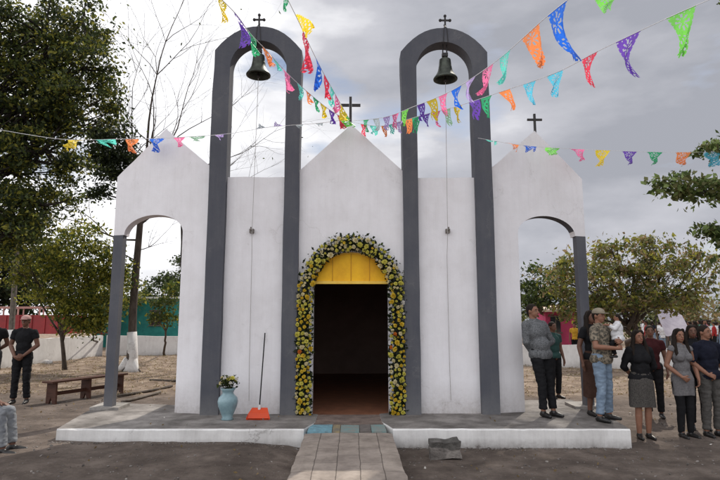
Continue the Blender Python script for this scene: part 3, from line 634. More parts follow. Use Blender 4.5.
house('pink_house', a.x, b.x, 27, 0, zz, pink, mat('cream_roof', (0.75, 0.6, 0.5), scale=2), 'small bright pink house seen through the right archway', [(w0.x, w1.x, w0.z, w1.z)], depth=1.2)
# red truck
def truck():
    Y = 25.5; X0 = at(-95, 320, Y).x; X1 = at(61, 320, Y).x
    t = empty('cargo_truck', ((X0+X1)/2, Y, 0), 'red cargo truck with open railed bed parked behind the white wall', 'truck'); iv = Matrix.Translation(-Vector(t.location))
    def add(n, bm, m, par=t, bev=0):
        o = ob(n, bm, m, par, bev=bev)
        if par is t: o.matrix_parent_inverse = iv
        return o
    red = mat('red_truck_paint', (0.32, 0.014, 0.018), (0.2, 0.01, 0.013), scale=2, rough=0.4, spec=0.5)
    zb, zm, ztp = at(30, 334, Y).z, at(30, 315, Y).z, at(30, 306.5, Y).z
    bm = bmesh.new(); xb = X0+2.0
    box(bm, xb, X1, Y, Y+2.2, zb, zm); 
    for k in range(9): x = xb+0.15+k*(X1-xb-0.3)/8; box(bm, x-0.04, x+0.04, Y-0.035, Y-0.003, zb+0.03, zm-0.02)
    add('bed', bm, red)
    bm = bmesh.new()
    for yy in (Y+0.05, Y+2.15):
        box(bm, xb, X1, yy-0.03, yy+0.03, ztp-0.06, ztp)
        for k in range(6): x = xb+0.05+k*(X1-xb-0.1)/5; box(bm, x-0.03, x+0.03, yy-0.025, yy+0.025, zm+0.002, ztp-0.062)
    add('rail', bm, mat('pale_rail', (0.45, 0.25, 0.22), scale=3))
    bm = bmesh.new(); prism(bm, [(X0, 0.5), (X0, 1.2), (X0+0.25, 1.35), (X0+0.6, 2.05), (X0+1.85, 2.05), (X0+1.85, 0.5)], Y, Y+2.1); cb = add('cab', bm, red, bev=0.04)
    bm = bmesh.new(); prism(bm, [(X0+0.5, 1.35), (X0+0.75, 1.9), (X0+1.6, 1.9), (X0+1.6, 1.35)], Y-0.02, Y-0.004); add('window', bm, M['glass'], cb)
    for x in (X0+0.9, X1-0.9, X1-1.9):
        for yy in (Y+0.1, Y+1.9):
            bm = bmesh.new(); bmesh.ops.create_cone(bm, cap_ends=True, segments=24, radius1=0.42, radius2=0.42, depth=0.22, matrix=Matrix.Translation((x, yy, 0.42)) @ Matrix.Rotation(R(90), 4, 'X'))
            w = add('wheel', bm, M['black'], bev=0.03)
            bm = bmesh.new(); bmesh.ops.create_cone(bm, cap_ends=True, segments=18, radius1=0.2, radius2=0.2, depth=0.26, matrix=Matrix.Translation((x, yy, 0.42)) @ Matrix.Rotation(R(90), 4, 'X')); add('rim', bm, M['tin'], w)
truck()
# utility pole
b0 = gp(9, 366); b0.z = 0; tp = at(18, 235, b0.y)
t = empty('utility_pole', b0, 'thin leaning pole with white painted base beside the red truck', 'pole'); iv = Matrix.Translation(-b0)
bm = bmesh.new(); tube(bm, [b0, b0.lerp(tp, .5), tp], [0.11, 0.10, 0.08], 10); box(bm, tp.x-0.5, tp.x+0.5, tp.y-0.05, tp.y+0.05, tp.z-0.35, tp.z-0.27); o = ob('pole', bm, M['pole'], t, False); o.matrix_parent_inverse = iv
bm = bmesh.new(); tube(bm, [b0-Vector((0, 0, .02)), b0.lerp(tp, .27)], [0.14, 0.13], 10); o = ob('painted_base', bm, M['whitewash'], t, True); o.matrix_parent_inverse = iv
# bench
A = gp(51, 404, 0.085); Bp = gp(118, 393.5, 0.085); d = (Bp-A); L = d.length; ang = math.atan2(d.y, d.x)
t = empty('bench', A, 'long red brown wooden bench on the grass left of the chapel', 'bench', rz=ang)
bm = bmesh.new(); box(bm, -0.12, L+0.12, -0.14, 0.14, 0.40, 0.435); ob('seat', bm, M['wood'], t, bev=0.006)
for x in (0.0, L*0.48, L):
    bm = bmesh.new(); prism(bm, [(-0.13, 0.0), (-0.12, 0.398), (0.12, 0.398), (0.13, 0), (0.05, 0), (0, 0.13), (-0.05, 0)], x-0.02, x+0.02)
    for v in bm.verts: v.co = Vector((v.co.y, v.co.x, v.co.z))
    ob('leg', bm, M['wood'], t)
bm = bmesh.new(); box(bm, 0.022, L*0.48-0.022, -0.015, 0.015, 0.15, 0.22); box(bm, L*0.48+0.022, L-0.022, -0.015, 0.015, 0.15, 0.22); ob('stretcher', bm, M['wood'], t)
# fallen planks, and a dark strip modelled for the shadow streak beside the trunk
for i, (p0, p1, lb) in enumerate((((122, 402), (160, 392), 'thin weathered plank lying nearest the left pillar foot'), ((150, 380), (176, 381), 'dark short strip standing in for shadow right of the whitewashed trunk'), ((118, 396), (172, 386), 'long weathered pole lying on the dry grass'))):
    a, b = gp(*p0, 0.12), gp(*p1, 0.12); bm = bmesh.new(); tube(bm, limb(a, b, 5, .02), 0.03, 7); tag(ob('wood_or_shadow_strip', bm, M['bark' if i else 'pole'], smooth=True), lb, 'branch')
# rubble blocks
c = gp(446, 459); 
t = empty('rubble_block', (c.x, c.y+0.12, 0), 'two layered broken concrete block lying before the right platform', 'block'); 
for nm, z0, z1, m, s in (('lower_block', -0.01, 0.115, 'stone', 1.0), ('upper_block', 0.117, 0.20, 'stone2', 0.97)):
    bm = bmesh.new(); bmesh.ops.create_cube(bm, size=1); bmesh.ops.subdivide_edges(bm, edges=bm.edges[:], cuts=6, use_grid_fill=True)
    for v in bm.verts:
        v.co = Vector((v.co.x*0.38*s, v.co.y*0.22*s, (v.co.z+0.5)*(z1-z0)+z0)); v.co += noise.noise_vector(v.co*7+Vector((z0*9, 0, 0)))*0.028; 
    ob(nm, bm, M[m], t)
# vase
vp = gp(227.5, 419, PT); vp.y = 8.55; vp = Vector((at(227.5, 410, 8.55).x, 8.55, PT))
bm = bmesh.new(); hv = at(228, 388, 8.55).z-PT
prof = [(0.075, 0), (0.09, 0.012), (0.072, 0.04), (0.095, 0.10), (0.135, 0.2), (0.148, 0.27), (0.135, 0.33), (0.092, 0.375), (0.08, 0.395), (0.088, 0.43), (0.115, 0.47), (0.11, 0.472), (0.078, 0.43), (0.07, 0.39), (0.02, 0.385)]
lathe(bm, [(r, z*hv/0.472) for r, z in prof], 0, 0, 36)
for v in bm.verts:
    a = math.atan2(v.co.y, v.co.x); z = v.co.z/hv
    if 0.2 < z < 0.78: 
        k = 1+0.03*math.sin(a*9+z*9)*math.sin((z-0.2)/0.58*math.pi); v.co.x *= k; v.co.y *= k
o = ob('vase', bm, mat('pale_blue_glaze', (0.27, 0.40, 0.44), (0.17, 0.27, 0.31), scale=7, rough=0.3, spec=0.5), smooth=True); o.location = vp
tag(o, 'tall pale blue ceramic vase standing by the left bell arch', 'vase')
# flowers
def flower_bm(bm, c, nrm, r, layers=3, mi=0, seedv=0):
    q = Vector((0, 0, 1)).rotation_difference(Vector(nrm).normalized()); rnd = random.Random(seedv)
    for l in range(layers):
        rr = r*(1-0.27*l); up = r*(0.12+0.28*l); n = 8-l
        for k in range(n):
            a = 2*math.pi*(k+0.5*l)/n+rnd.uniform(-.1, .1); w = math.pi/n*1.0
            w = w*1.15; rr *= rnd.uniform(.85, 1.1); pts = [(0, 0, up*0.2), (rr*0.62*math.cos(a-w), rr*0.62*math.sin(a-w), up*0.8), (rr*0.94*math.cos(a-w*.55), rr*0.94*math.sin(a-w*.55), up), (rr*math.cos(a), rr*math.sin(a), up+r*0.15*l), (rr*0.94*math.cos(a+w*.55), rr*0.94*math.sin(a+w*.55), up), (rr*0.62*math.cos(a+w), rr*0.62*math.sin(a+w), up*0.8)]
            bm.faces.new([bm.verts.new(q @ Vector(p)+Vector(c)) for p in pts]).material_index = mi
FM = {k: mat('petal_'+k, c1, c2, scale=30, rough=0.6, trans=0.2) for k, c1, c2 in (('yellow', (0.75, 0.55, 0.05), (0.6, 0.4, 0.03)), ('lemon', (0.72, 0.66, 0.14), (0.55, 0.5, 0.08)), ('cream', (0.78, 0.70, 0.42), (0.6, 0.52, 0.3)), ('white', (0.72, 0.70, 0.64), (0.55, .52, .48)), ('orange', (0.72, 0.22, 0.03), (0.5, .12, .02)))}
bq = empty('bouquet', vp+Vector((0, 0, hv)), 'bunch of white and cream flowers standing in the blue vase', 'bouquet')
pts = []
for i in range(15):
    a = i*2.4; rr = 0.02+0.11*math.sqrt(i/15); c = Vector((rr*math.cos(a), rr*math.sin(a)*0.8, 0.14-0.05*(i/15)+0.03*math.sin(i*3)))
    bm = bmesh.new(); flower_bm(bm, (0, 0, 0), (c.x*4, c.y*4-0.35, 0.5), 0.034, seedv=i); f = ob('flower', bm, FM[['cream', 'white', 'lemon'][i % 3]], bq); f.location = c
    pts.append(c)
bm = bmesh.new()
for c in pts: tube(bm, [(0, 0, -0.3), (c.x*0.3, c.y*0.3, -0.02), tuple(c)], 0.004, 4)
ob('stems', bm, M['leaf_mid'], bq)
lv = rng.normal(size=(230, 3))*np.array([0.062, 0.06, 0.04])+np.array([0, 0, 0.085]); leaves('foliage', lv, 0.06, [M['leaf_dark'], M['leaf_mid']], bq, seed=3)
# dustpan with long handle
dp = Vector((at(259, 418, 8.62).x, 8.62, PT)); t = empty('dustpan', dp, 'orange dustpan with long black handle leaning on the wall', 'dustpan')
org = mat('orange_plastic', (0.66, 0.075, 0.02), (0.55, 0.06, 0.018), rough=0.4, scale=3)
bm = bmesh.new()
outl = [(-0.17, -0.10), (0.17, -0.10), (0.125, 0.06), (-0.125, 0.06)]
a = [bm.verts.new((x, y, 0.005)) for x, y in outl]; bm.faces.new(a)
tp_ = [bm.verts.new(p) for p in ((-0.175, -0.10, 0.03), (0.175, -0.10, 0.03), (0.115, 0.05, 0.155), (-0.115, 0.05, 0.155))]
for i, j in ((1, 2), (2, 3), (3, 0)): bm.faces.new((a[i], a[j], tp_[j], tp_[i]))
hd = [bm.verts.new(p) for p in ((-0.15, -0.055, 0.09), (0.15, -0.055, 0.09))]
bm.faces.new((hd[0], hd[1], tp_[2], tp_[3])); bm.faces.new((tp_[1], tp_[2], hd[1])); bm.faces.new((tp_[0], hd[0], tp_[3]))
fr = [bm.verts.new(p) for p in ((-0.165, -0.075, 0.02), (0.165, -0.075, 0.02))]; bm.faces.new((fr[0], fr[1], hd[1], hd[0]))
o = ob('pan', bm, org, t); sm = o.modifiers.new('s', 'SOLIDIFY'); sm.thickness = 0.006
tpH = at(265, 333, 8.98)-dp
bm = bmesh.new(); tube(bm, [(0.0, 0.03, 0.19), tuple(tpH)], 0.0095, 8); ob('handle', bm, M['black'], t)
bm = bmesh.new(); tube(bm, [(-0.004, 0.03, 0.13), (0.004, 0.035, 0.2)], 0.022, 10); ob('socket', bm, mat('white_plastic', (0.7, .7, .7)), t)

# ------------------------------------------------------------------ garland
gl = empty('flower_garland', (0, 8.95, PT), 'thick garland of yellow and cream flowers framing the chapel door', 'garland'); iv = Matrix.Translation(-Vector(gl.location))
hw, zsg, zag = 0.735, zt(298, 8.95), zt(243, 8.95)
def gpath(u):   # u in 0..1
    Ls = zsg-PT; La = math.pi*0.5*(hw+zag-zsg); T = 2*Ls+La; s_ = u*T
    if s_ < Ls: return (-hw, PT+s_), (-1, 0)
    if s_ > Ls+La: return (hw, zsg-(s_-Ls-La)), (1, 0)
    t_ = math.pi*(1-(s_-Ls)/La); return (hw*math.cos(t_), zsg+(zag-zsg)*math.sin(t_)), (math.cos(t_), math.sin(t_))
lv = []
for i in range(5200):
    (x, z), (nx_, nz_) = gpath(random.random()); w = random.gauss(0, 0.068); w = max(-0.13, min(0.19 if z > 2.2 else .14, w))
    lv.append((x+nx_*w, 8.97-abs(random.gauss(0, 0.035))+abs(w)*0.2, z+nz_*w))
o = leaves('foliage', lv, 0.065, [M['leaf_dark'], M['leaf_mid'], M['leaf_green']], gl, seed=9, aspect=0.5, weights=[.78, .12, .10]); o.matrix_parent_inverse = iv
bm = bmesh.new(); tube(bm, [(gpath(u)[0][0], 8.985, gpath(u)[0][1]) for u in np.linspace(0, 1, 60)], 0.05, 8); o = ob('frame', bm, M['black'], gl); o.matrix_parent_inverse = iv
fl = []; random.seed(77); tries = 0
while len(fl) < 310 and tries < 16000:
    tries += 1; u = random.random(); (x, z), (nx_, nz_) = gpath(u); w = random.uniform(-0.108, 0.108); p = Vector((x+nx_*w, 8.895+abs(w)*0.35+random.uniform(-.01, .01), z+nz_*w))
    r = random.choice((random.uniform(0.020, 0.032), random.uniform(0.032, 0.05)))
    if all((p-q[0]).length > (r+q[1])*1.0 for q in fl): fl.append((p, r, (nx_*w*6, nz_*w*6), z))
fl.sort(key=lambda q: -q[1])
def fcol(z):
    v = random.random()
    if z < 2.3: return 'yellow' if v < .36 else 'lemon' if v < .76 else 'cream' if v < .96 else 'white' if v < .975 else 'orange'
    return 'cream' if v < .42 else 'lemon' if v < .84 else 'white' if v < .9 else 'yellow'
protos = {}
rest = {k: bmesh.new() for k in FM}
for i, (p, r, n2, z) in enumerate(fl):
    k = fcol(z)
    if i < 100:
        if k not in protos:
            bm = bmesh.new(); flower_bm(bm, (0, 0, 0), (0, -1, 0), 1.0, 4, seedv=2); protos[k] = ob('flower', bm, FM[k], gl).data; o = bpy.data.objects[[ob_.name for ob_ in gl.children if ob_.data is protos[k]][0]]
        else:
            o = bpy.data.objects.new('flower', protos[k]); C.objects.link(o); o.parent = gl
        o.location = p-Vector(gl.location); o.scale = (r*1.15,)*3; o.rotation_euler = (random.uniform(-.4, .4), random.uniform(0, 6), random.uniform(-.5, .5))
    else: flower_bm(rest[k], p, (n2[0]+random.uniform(-.3, .3), -1, n2[1]+random.uniform(-.2, .4)), r*1.15, 4, seedv=i)
bm = bmesh.new(); mats_ = list(FM.values())
for mi, k in enumerate(FM):
    me = bpy.data.meshes.new('t'); rest[k].to_mesh(me); rest[k].free()
    for p_ in me.polygons: p_.material_index = mi
    bm.from_mesh(me)
o = ob('small_flowers', bm, mats_, gl); o.matrix_parent_inverse = iv; o['kind'] = 'stuff'

# ------------------------------------------------------------------ bunting
PC = {}
def pmat(k, c):
    m = bpy.data.materials.new('film_'+k); m.use_nodes = True; nt = m.node_tree; b = nt.nodes['Principled BSDF']; b.inputs['Base Color'].default_value = (*c, 1); b.inputs['Roughness'].default_value = 0.35
    t = nt.nodes.new('ShaderNodeBsdfTranslucent'); n = nt.nodes.new('ShaderNodeTexNoise'); n.inputs['Scale'].default_value = 18
    mxc = nt.nodes.new('ShaderNodeMix'); mxc.data_type = 'RGBA'; mxc.inputs[6].default_value = (*[v*0.8 for v in c], 1); mxc.inputs[7].default_value = (*[min(1, v*1.15+0.02) for v in c], 1)
    nt.links.new(n.outputs['Fac'], mxc.inputs[0]); nt.links.new(mxc.outputs[2], b.inputs['Base Color']); nt.links.new(mxc.outputs[2], t.inputs['Color'])
    mx = nt.nodes.new('ShaderNodeMixShader'); mx.inputs[0].default_value = 0.6; nt.links.new(b.outputs[0], mx.inputs[1]); nt.links.new(t.outputs[0], mx.inputs[2]); nt.links.new(mx.outputs[0], nt.nodes['Material Output'].inputs['Surface'])
    PC[k] = m
for k, c in dict(green=(0.20, 0.66, 0.10), purple=(0.17, 0.07, 0.50), red=(0.85, 0.06, 0.12), skyblue=(0.12, 0.58, 0.80), orange=(0.95, 0.28, 0.09), blue=(0.02, 0.16, 0.78), teal=(0.15, 0.72, 0.62),
                 pink=(0.95, 0.20, 0.42), lilac=(0.55, 0.42, 0.80), yellow=(0.92, 0.68, 0.04), darkgreen=(0.04, 0.45, 0.20), grey=(0.40, 0.46, 0.5), mint=(0.5, 0.85, 0.55)).items(): pmat(k, c)
PC['string'] = mat('white_string', (0.8, 0.8, 0.82), (0.7, 0.7, 0.72))
def bunting(label, nodes, flags, rad=0.0045):
    """nodes: (px,py,Y). flags: (px,py of centre on string, width px, tip dx, tip dy, colour[, taper, pattern])"""
    P3 = [at(*n_) for n_ in nodes]
    # dense catmull
    D = []
    for i in range(len(P3)-1):
        p0 = P3[max(i-1, 0)]; p1 = P3[i]; p2 = P3[i+1]; p3 = P3[min(i+2, len(P3)-1)]
        for k in range(24):
            t = k/24; D.append(0.5*((2*p1)+(p2-p0)*t+(2*p0-5*p1+4*p2-p3)*t*t+(-p0+3*p1-3*p2+p3)*t**3))
    D.append(P3[-1]); pr = [proj(p) for p in D]
    b = empty('bunting', P3[0], label, 'bunting', 'strings of cut paper bunting'); iv = Matrix.Translation(-P3[0])
    bm = bmesh.new(); tube(bm, D, rad, 4); o = ob('string', bm, PC['string'], b); o.matrix_parent_inverse = iv
    cum = [0]
    for a, c in zip(pr, pr[1:]): cum.append(cum[-1]+math.hypot(c[0]-a[0], c[1]-a[1]))
    def pos(s):
        s = max(0, min(cum[-1]-1e-4, s)); i = max(j for j in range(len(cum)-1) if cum[j] <= s); t = (s-cum[i])/max(1e-6, cum[i+1]-cum[i]); return D[i].lerp(D[i+1], t)
    for fi, fdef in enumerate(flags):
        fx, fy, w, dx, dy, col = fdef[:6]; taper = fdef[6] if len(fdef) > 6 else 0.3
        i = min(range(len(pr)), key=lambda j: (pr[j][0]-fx)**2+(pr[j][1]-fy)**2); s = cum[i]
        A, Bq = pos(s-w/2), pos(s+w/2); mid = (A+Bq)/2; Yd = mid.y
        tip = at(fx+dx, fy+dy, Yd+0.05*math.sin(fi*5.1)); rnd = random.Random(fi*13+len(flags)); 
        nu, nv = (22, 34) if w > 13 else (12, 20); bm = bmesh.new(); g = []
        ax = (Bq-A); hang = tip-mid; nrm = ax.cross(hang).normalized() if ax.cross(hang).length > 1e-6 else Vector((0, 1, 0)); Lh = hang.length; W = ax.length
        curl = rnd.uniform(-1, 1); ph = rnd.uniform(0, 6)
        for v in range(nv+1):
            tv = v/nv; row = []
            cen = mid + hang*tv + ax.normalized()*(Lh*0.16*curl*math.sin(tv*math.pi)) + nrm*(Lh*0.14*math.sin(tv*5+ph)*tv) - Vector((0, 0, 1))*0
            half = W/2*(taper*0.8+(1-taper*0.8)*max(0, 1-tv/0.6)**1.15)*(1-0.3*max(0, tv-0.85)/0.15)
            tw = curl*1.0*tv+0.4*math.sin(tv*7+ph)*tv
            axd = (ax.normalized()*math.cos(tw)+nrm*math.sin(tw))
            for u in range(nu+1):
                tu = u/nu*2-1
                row.append(bm.verts.new(cen+axd*half*tu+nrm*(W*0.16*tv*math.sin(tu*3.2+tv*6+ph))))
            g.append(row)
        for v in range(nv):
            for u in range(nu):
                # punched paper pattern
                cu, cv = (u+0.5)/nu*2-1, (v+0.5)/nv
                hole = False; big = nu > 15
                if big:
                    rr_ = math.hypot(cu*1.0, (cv-0.24)*3.4); an = math.atan2((cv-0.24)*3.4, cu)
                    if abs(cu) < .85 and 0.16 < rr_ < 0.62 and math.cos(an*8) > 0.35: hole = True
                    if 0.5 < cv < 0.93 and abs(cu) < .8 and math.sin(cu*11)*math.sin(cv*46) > 0.45: hole = True
                    if cv < 0.1 and u % 4 == 1 and v % 3 == 1: hole = True
                    if (u in (0, nu-1)) and v % 4 == 1: hole = True
                else:
                    if 0.1 < cv < 0.9 and abs(cu) < .8 and math.sin(cu*8)*math.sin(cv*24) > 0.5: hole = True
                if v >= nv-2 and u % 5 in (1, 2): hole = True
                if not hole: bm.faces.new((g[v][u], g[v][u+1], g[v+1][u+1], g[v+1][u]))
        o = ob('flag', bm, PC[col], b, True); o.matrix_parent_inverse = iv; o['label'] = f'{ {"skyblue":"sky blue","darkgreen":"dark green"}.get(col, col)} cut paper pennant'
    return b
YM = YW+0.08
bunting('string of bright cut paper pennants from the gable cross to the upper right corner',
        [(351, 122, YM), (380, 126, 8.6), (405, 120, 8.3), (430, 113, 8.0), (458, 106, 7.6), (500, 92, 7.0), (555, 73, 6.3), (600, 50, 5.8), (665, 19, 5.2), (722, -6, 4.8)],
        [(682, 12, 33, -2, 45, 'green', .35), (630, 37, 28, 8, 40, 'purple', .3), (590, 57, 19, 1, 28, 'red', .35), (554, 73, 18, 2, 24, 'skyblue', .45), (529, 84, 15, 4, 21, 'skyblue', .4), (505, 92, 12, 9, 18, 'orange', .4), (487, 97, 12, 2, 21, 'darkgreen', .7), (474, 102, 11, 2, 17, 'purple', .7),
         (458, 107, 9, 3, 16, 'yellow', .7), (447, 110, 8, 3, 16, 'mint', .7), (437, 112, 8, 3, 15, 'pink', .7), (427, 113, 8, 2, 14, 'purple', .7), (416, 116, 9, 0, 18, 'darkgreen', .8), (408, 119, 8, 0, 15, 'orange', .7), (400, 121, 7, 1, 12, 'lilac', .7), (392, 124, 7, 1, 10, 'teal', .7), (384, 126, 7, 2, 11, 'orange', .6), (374, 126, 8, 0, 9, 'teal', .7), (364, 125, 6, 0, 11, 'red', .6)])
bunting('upper string of large wind blown pennants passing over the right bell arch',
        [(352, 121, YM), (385, 117, 8.4), (415, 106, 7.9), (440, 96, 7.5), (463, 84, 7.1), (500, 58, 6.4), (545, 18, 5.6), (575, -6, 5.2)],
        [(557, 8, 25, 19, 53, 'blue', .6), (530, 31, 25, 9, 36, 'orange', .5), (505, 53, 15, -3, 32, 'teal', .4), (488, 66, 14, -7, 30, 'pink', .45), (470, 79, 12, 0, 23, 'lilac', .5), (456, 88, 12, 4, 21, 'blue', .7), (443, 95, 10, 2, 20, 'pink', .6), (431, 100, 10, 4, 20, 'yellow', .7), (421, 104, 8, 1, 17, 'purple', .7), (405, 110, 8, -1, 16, 'green', .7), (395, 114, 7, 0, 15, 'pink', .7), (386, 117, 7, 1, 13, 'lilac', .7), (376, 119, 6, 1, 12, 'grey', .6), (367, 120, 6, 0, 12, 'darkgreen', .7)])
bunting('string of pennants descending from the upper left across the left bell arch',
        [(349, 121, YM), (330, 110, 8.3), (310, 94, 7.8), (288, 74, 7.3), (268, 52, 6.8), (250, 33, 6.4), (236, 14, 6.0), (214, -8, 5.6)],
        [(222, 0, 14, 1, 23, 'yellow', .4), (239, 18, 18, 7, 27, 'purple', .5), (252, 36, 14, 3, 19, 'darkgreen', .8), (266, 50, 12, 5, 17, 'orange', .5), (276, 61, 9, 3, 10, 'teal', .4), (286, 72, 12, 5, 19, 'pink', .8), (300, 85, 8, 1, 14, 'teal', .5), (308, 92, 8, 3, 12, 'orange', .6), (316, 99, 8, 1, 13, 'darkgreen', .7), (324, 105, 8, 0, 13, 'yellow', .7), (332, 111, 7, 0, 13, 'purple', .7), (340, 116, 7, 2, 13, 'red', .6)])
bunting('steep string of pennants coming down from the top centre to the gable cross',
        [(350, 120, YM), (343, 108, 8.4), (333, 90, 7.9), (322, 70, 7.4), (310, 46, 6.9), (298, 20, 6.4), (284, -8, 6.0)],
        [(285, -5, 14, -1, 16, 'darkgreen', .5), (300, 22, 18, 12, 9, 'yellow', .8), (306, 38, 16, -1, 34, 'red', .9), (319, 63, 13, 0, 26, 'blue', .8), (327, 79, 11, -1, 20, 'red', .7), (333, 89, 9, -2, 17, 'teal', .7), (338, 98, 9, -2, 14, 'pink', .7), (343, 107, 8, 0, 14, 'yellow', .8), (347, 114, 7, -1, 13, 'green', .8)])
bunting('long level string of small pennants running left from the gable to the dark tree',
        [(349, 119, YM-0.02), (320, 123, 8.6), (270, 127, 8.45), (225, 134, 8.5), (165, 138, 9.0), (120, 139, 9.6), (60, 139, 10.5), (-10, 128, 11.5)],
        [(76, 139, 17, -9, 10, 'yellow', .5), (106, 139, 22, 0, 6, 'teal', .6), (132, 139, 14, -1, 13, 'orange', .35), (157, 138, 16, -2, 14, 'blue', .3), (179, 137, 12, 1, 10, 'pink', .35), (197, 136, 18, 0, 5, 'mint', .6), (220, 134, 12, 0, 5, 'lilac', .5), (260, 128, 10, -1, -4, 'grey', .3), (278, 126, 9, -3, -4, 'lilac', .4), (300, 124, 10, 0, 4, 'grey', .5), (320, 122, 10, 0, 4, 'grey', .5)])
bunting('level string of small pennants running right from the right bell arch to the tall tree',
        [(478, 138, 8.6), (530, 146, 8.8), (600, 150, 9.3), (660, 152, 9.8), (735, 152, 10.5)],
        [(491, 140, 14, 5, 4, 'teal', .4), (511, 143, 15, 5, 7, 'orange', .45), (531, 146, 14, 1, 5, 'blue', .8), (552, 148, 15, 0, 7, 'green', .6), (578, 149, 16, 3, 12, 'pink', .5), (602, 150, 16, -2, 16, 'yellow', .4), (629, 151, 16, 1, 13, 'purple', .25), (654, 152, 18, 0, 12, 'darkgreen', .25), (682, 152, 16, 0, 13, 'orange', .5), (714, 152, 16, 2, 14, 'skyblue', .5)], rad=0.003)
bunting('string crossing the top edge with one bright green pennant', [(560, -12, 5.6), (606, -3, 5.4), (660, -14, 5.2)], [(606, -3, 26, 2, 14, 'green', .7)])

# ------------------------------------------------------------------ people
def fuse(prims, voxel, smooth=2, disp=0.0, dsc=9.0, name='m', cut=None, dvec=(1, 1, 1)):
    bm = bmesh.new()
    for p in prims:
        if p[0] == 'c':
            _, a, b, r0, r1 = p[:5]; flat = p[5] if len(p) > 5 else (False, False); a, b = Vector(a), Vector(b); d = (b-a)
            if d.length < 1e-5: d = Vector((0, 0, 1e-4))
            dn = d.normalized(); pts = []; rs = []
            if not flat[0]:
                for t in (-0.98, -0.8, -0.45): pts.append(a+dn*r0*t); rs.append(r0*math.sqrt(1-t*t))
            pts += [a, a.lerp(b, .5), b]; rs += [r0, (r0+r1)/2, r1]
            if not flat[1]:
                for t in (0.45, 0.8, 0.98): pts.append(b+dn*r1*t); rs.append(r1*math.sqrt(1-t*t))
            tube(bm, pts, rs, 14)
        else:
            _, c, r = p[:3]; rot = p[3] if len(p) > 3 else Matrix.Identity(3)
            mt = Matrix.Translation(c) @ rot.to_4x4() @ Matrix.Diagonal((*r, 1)); bmesh.ops.create_uvsphere(bm, u_segments=18, v_segments=12, radius=1, matrix=mt)
    bmesh.ops.recalc_face_normals(bm, faces=bm.faces)
    me = bpy.data.meshes.new('tmp'); bm.to_mesh(me); bm.free()
    o = bpy.data.objects.new('tmp', me); C.objects.link(o)
    rm = o.modifiers.new('r', 'REMESH'); rm.mode = 'VOXEL'; rm.voxel_size = voxel
    if smooth: s = o.modifiers.new('s', 'SMOOTH'); s.iterations = smooth; s.factor = 0.6
    dg = bpy.context.evaluated_depsgraph_get(); dg.update(); me2 = bpy.data.meshes.new_from_object(o.evaluated_get(dg)); bpy.data.objects.remove(o); bpy.data.meshes.remove(me)
    if disp or cut:
        bm = bmesh.new(); bm.from_mesh(me2); bm.normal_update()
        if disp:
            for v in bm.verts:
                q = Vector((v.co.x*dvec[0], v.co.y*dvec[1], v.co.z*dvec[2]))*dsc
                v.co += v.normal*disp*(noise.noise(q)+0.5*noise.noise(q*2.3))
        if cut:
            for co, no in cut: bmesh.ops.bisect_plane(bm, geom=bm.verts[:]+bm.edges[:]+bm.faces[:], plane_co=co, plane_no=no, clear_outer=True)
        bm.to_mesh(me2); bm.free()
    me2.name = name; return me2
SK = {k: mat('skin_'+k, c, tuple(v*0.85 for v in c), scale=12, rough=0.55, spec=0.35) for k, c in dict(tan=(0.26, 0.125, 0.08), brown=(0.15, 0.072, 0.048), light=(0.42, 0.24, 0.17)).items()}
HAIR = mat('dark_hair', (0.012, 0.009, 0.008), (0.025, 0.018, 0.014), scale=30, streak=(4, 4, .4), rough=0.75, spec=0.12)
EYEW = mat('eye_white', (0.30, 0.27, 0.25)); EYED = mat('eye_dark', (0.01, 0.008, 0.008)); LIP = mat('lips', (0.30, 0.08, 0.07)); SHOE = mat('black_shoe', (0.015, 0.014, 0.014), rough=0.4, spec=0.5)
def V(*a): return Vector(a)
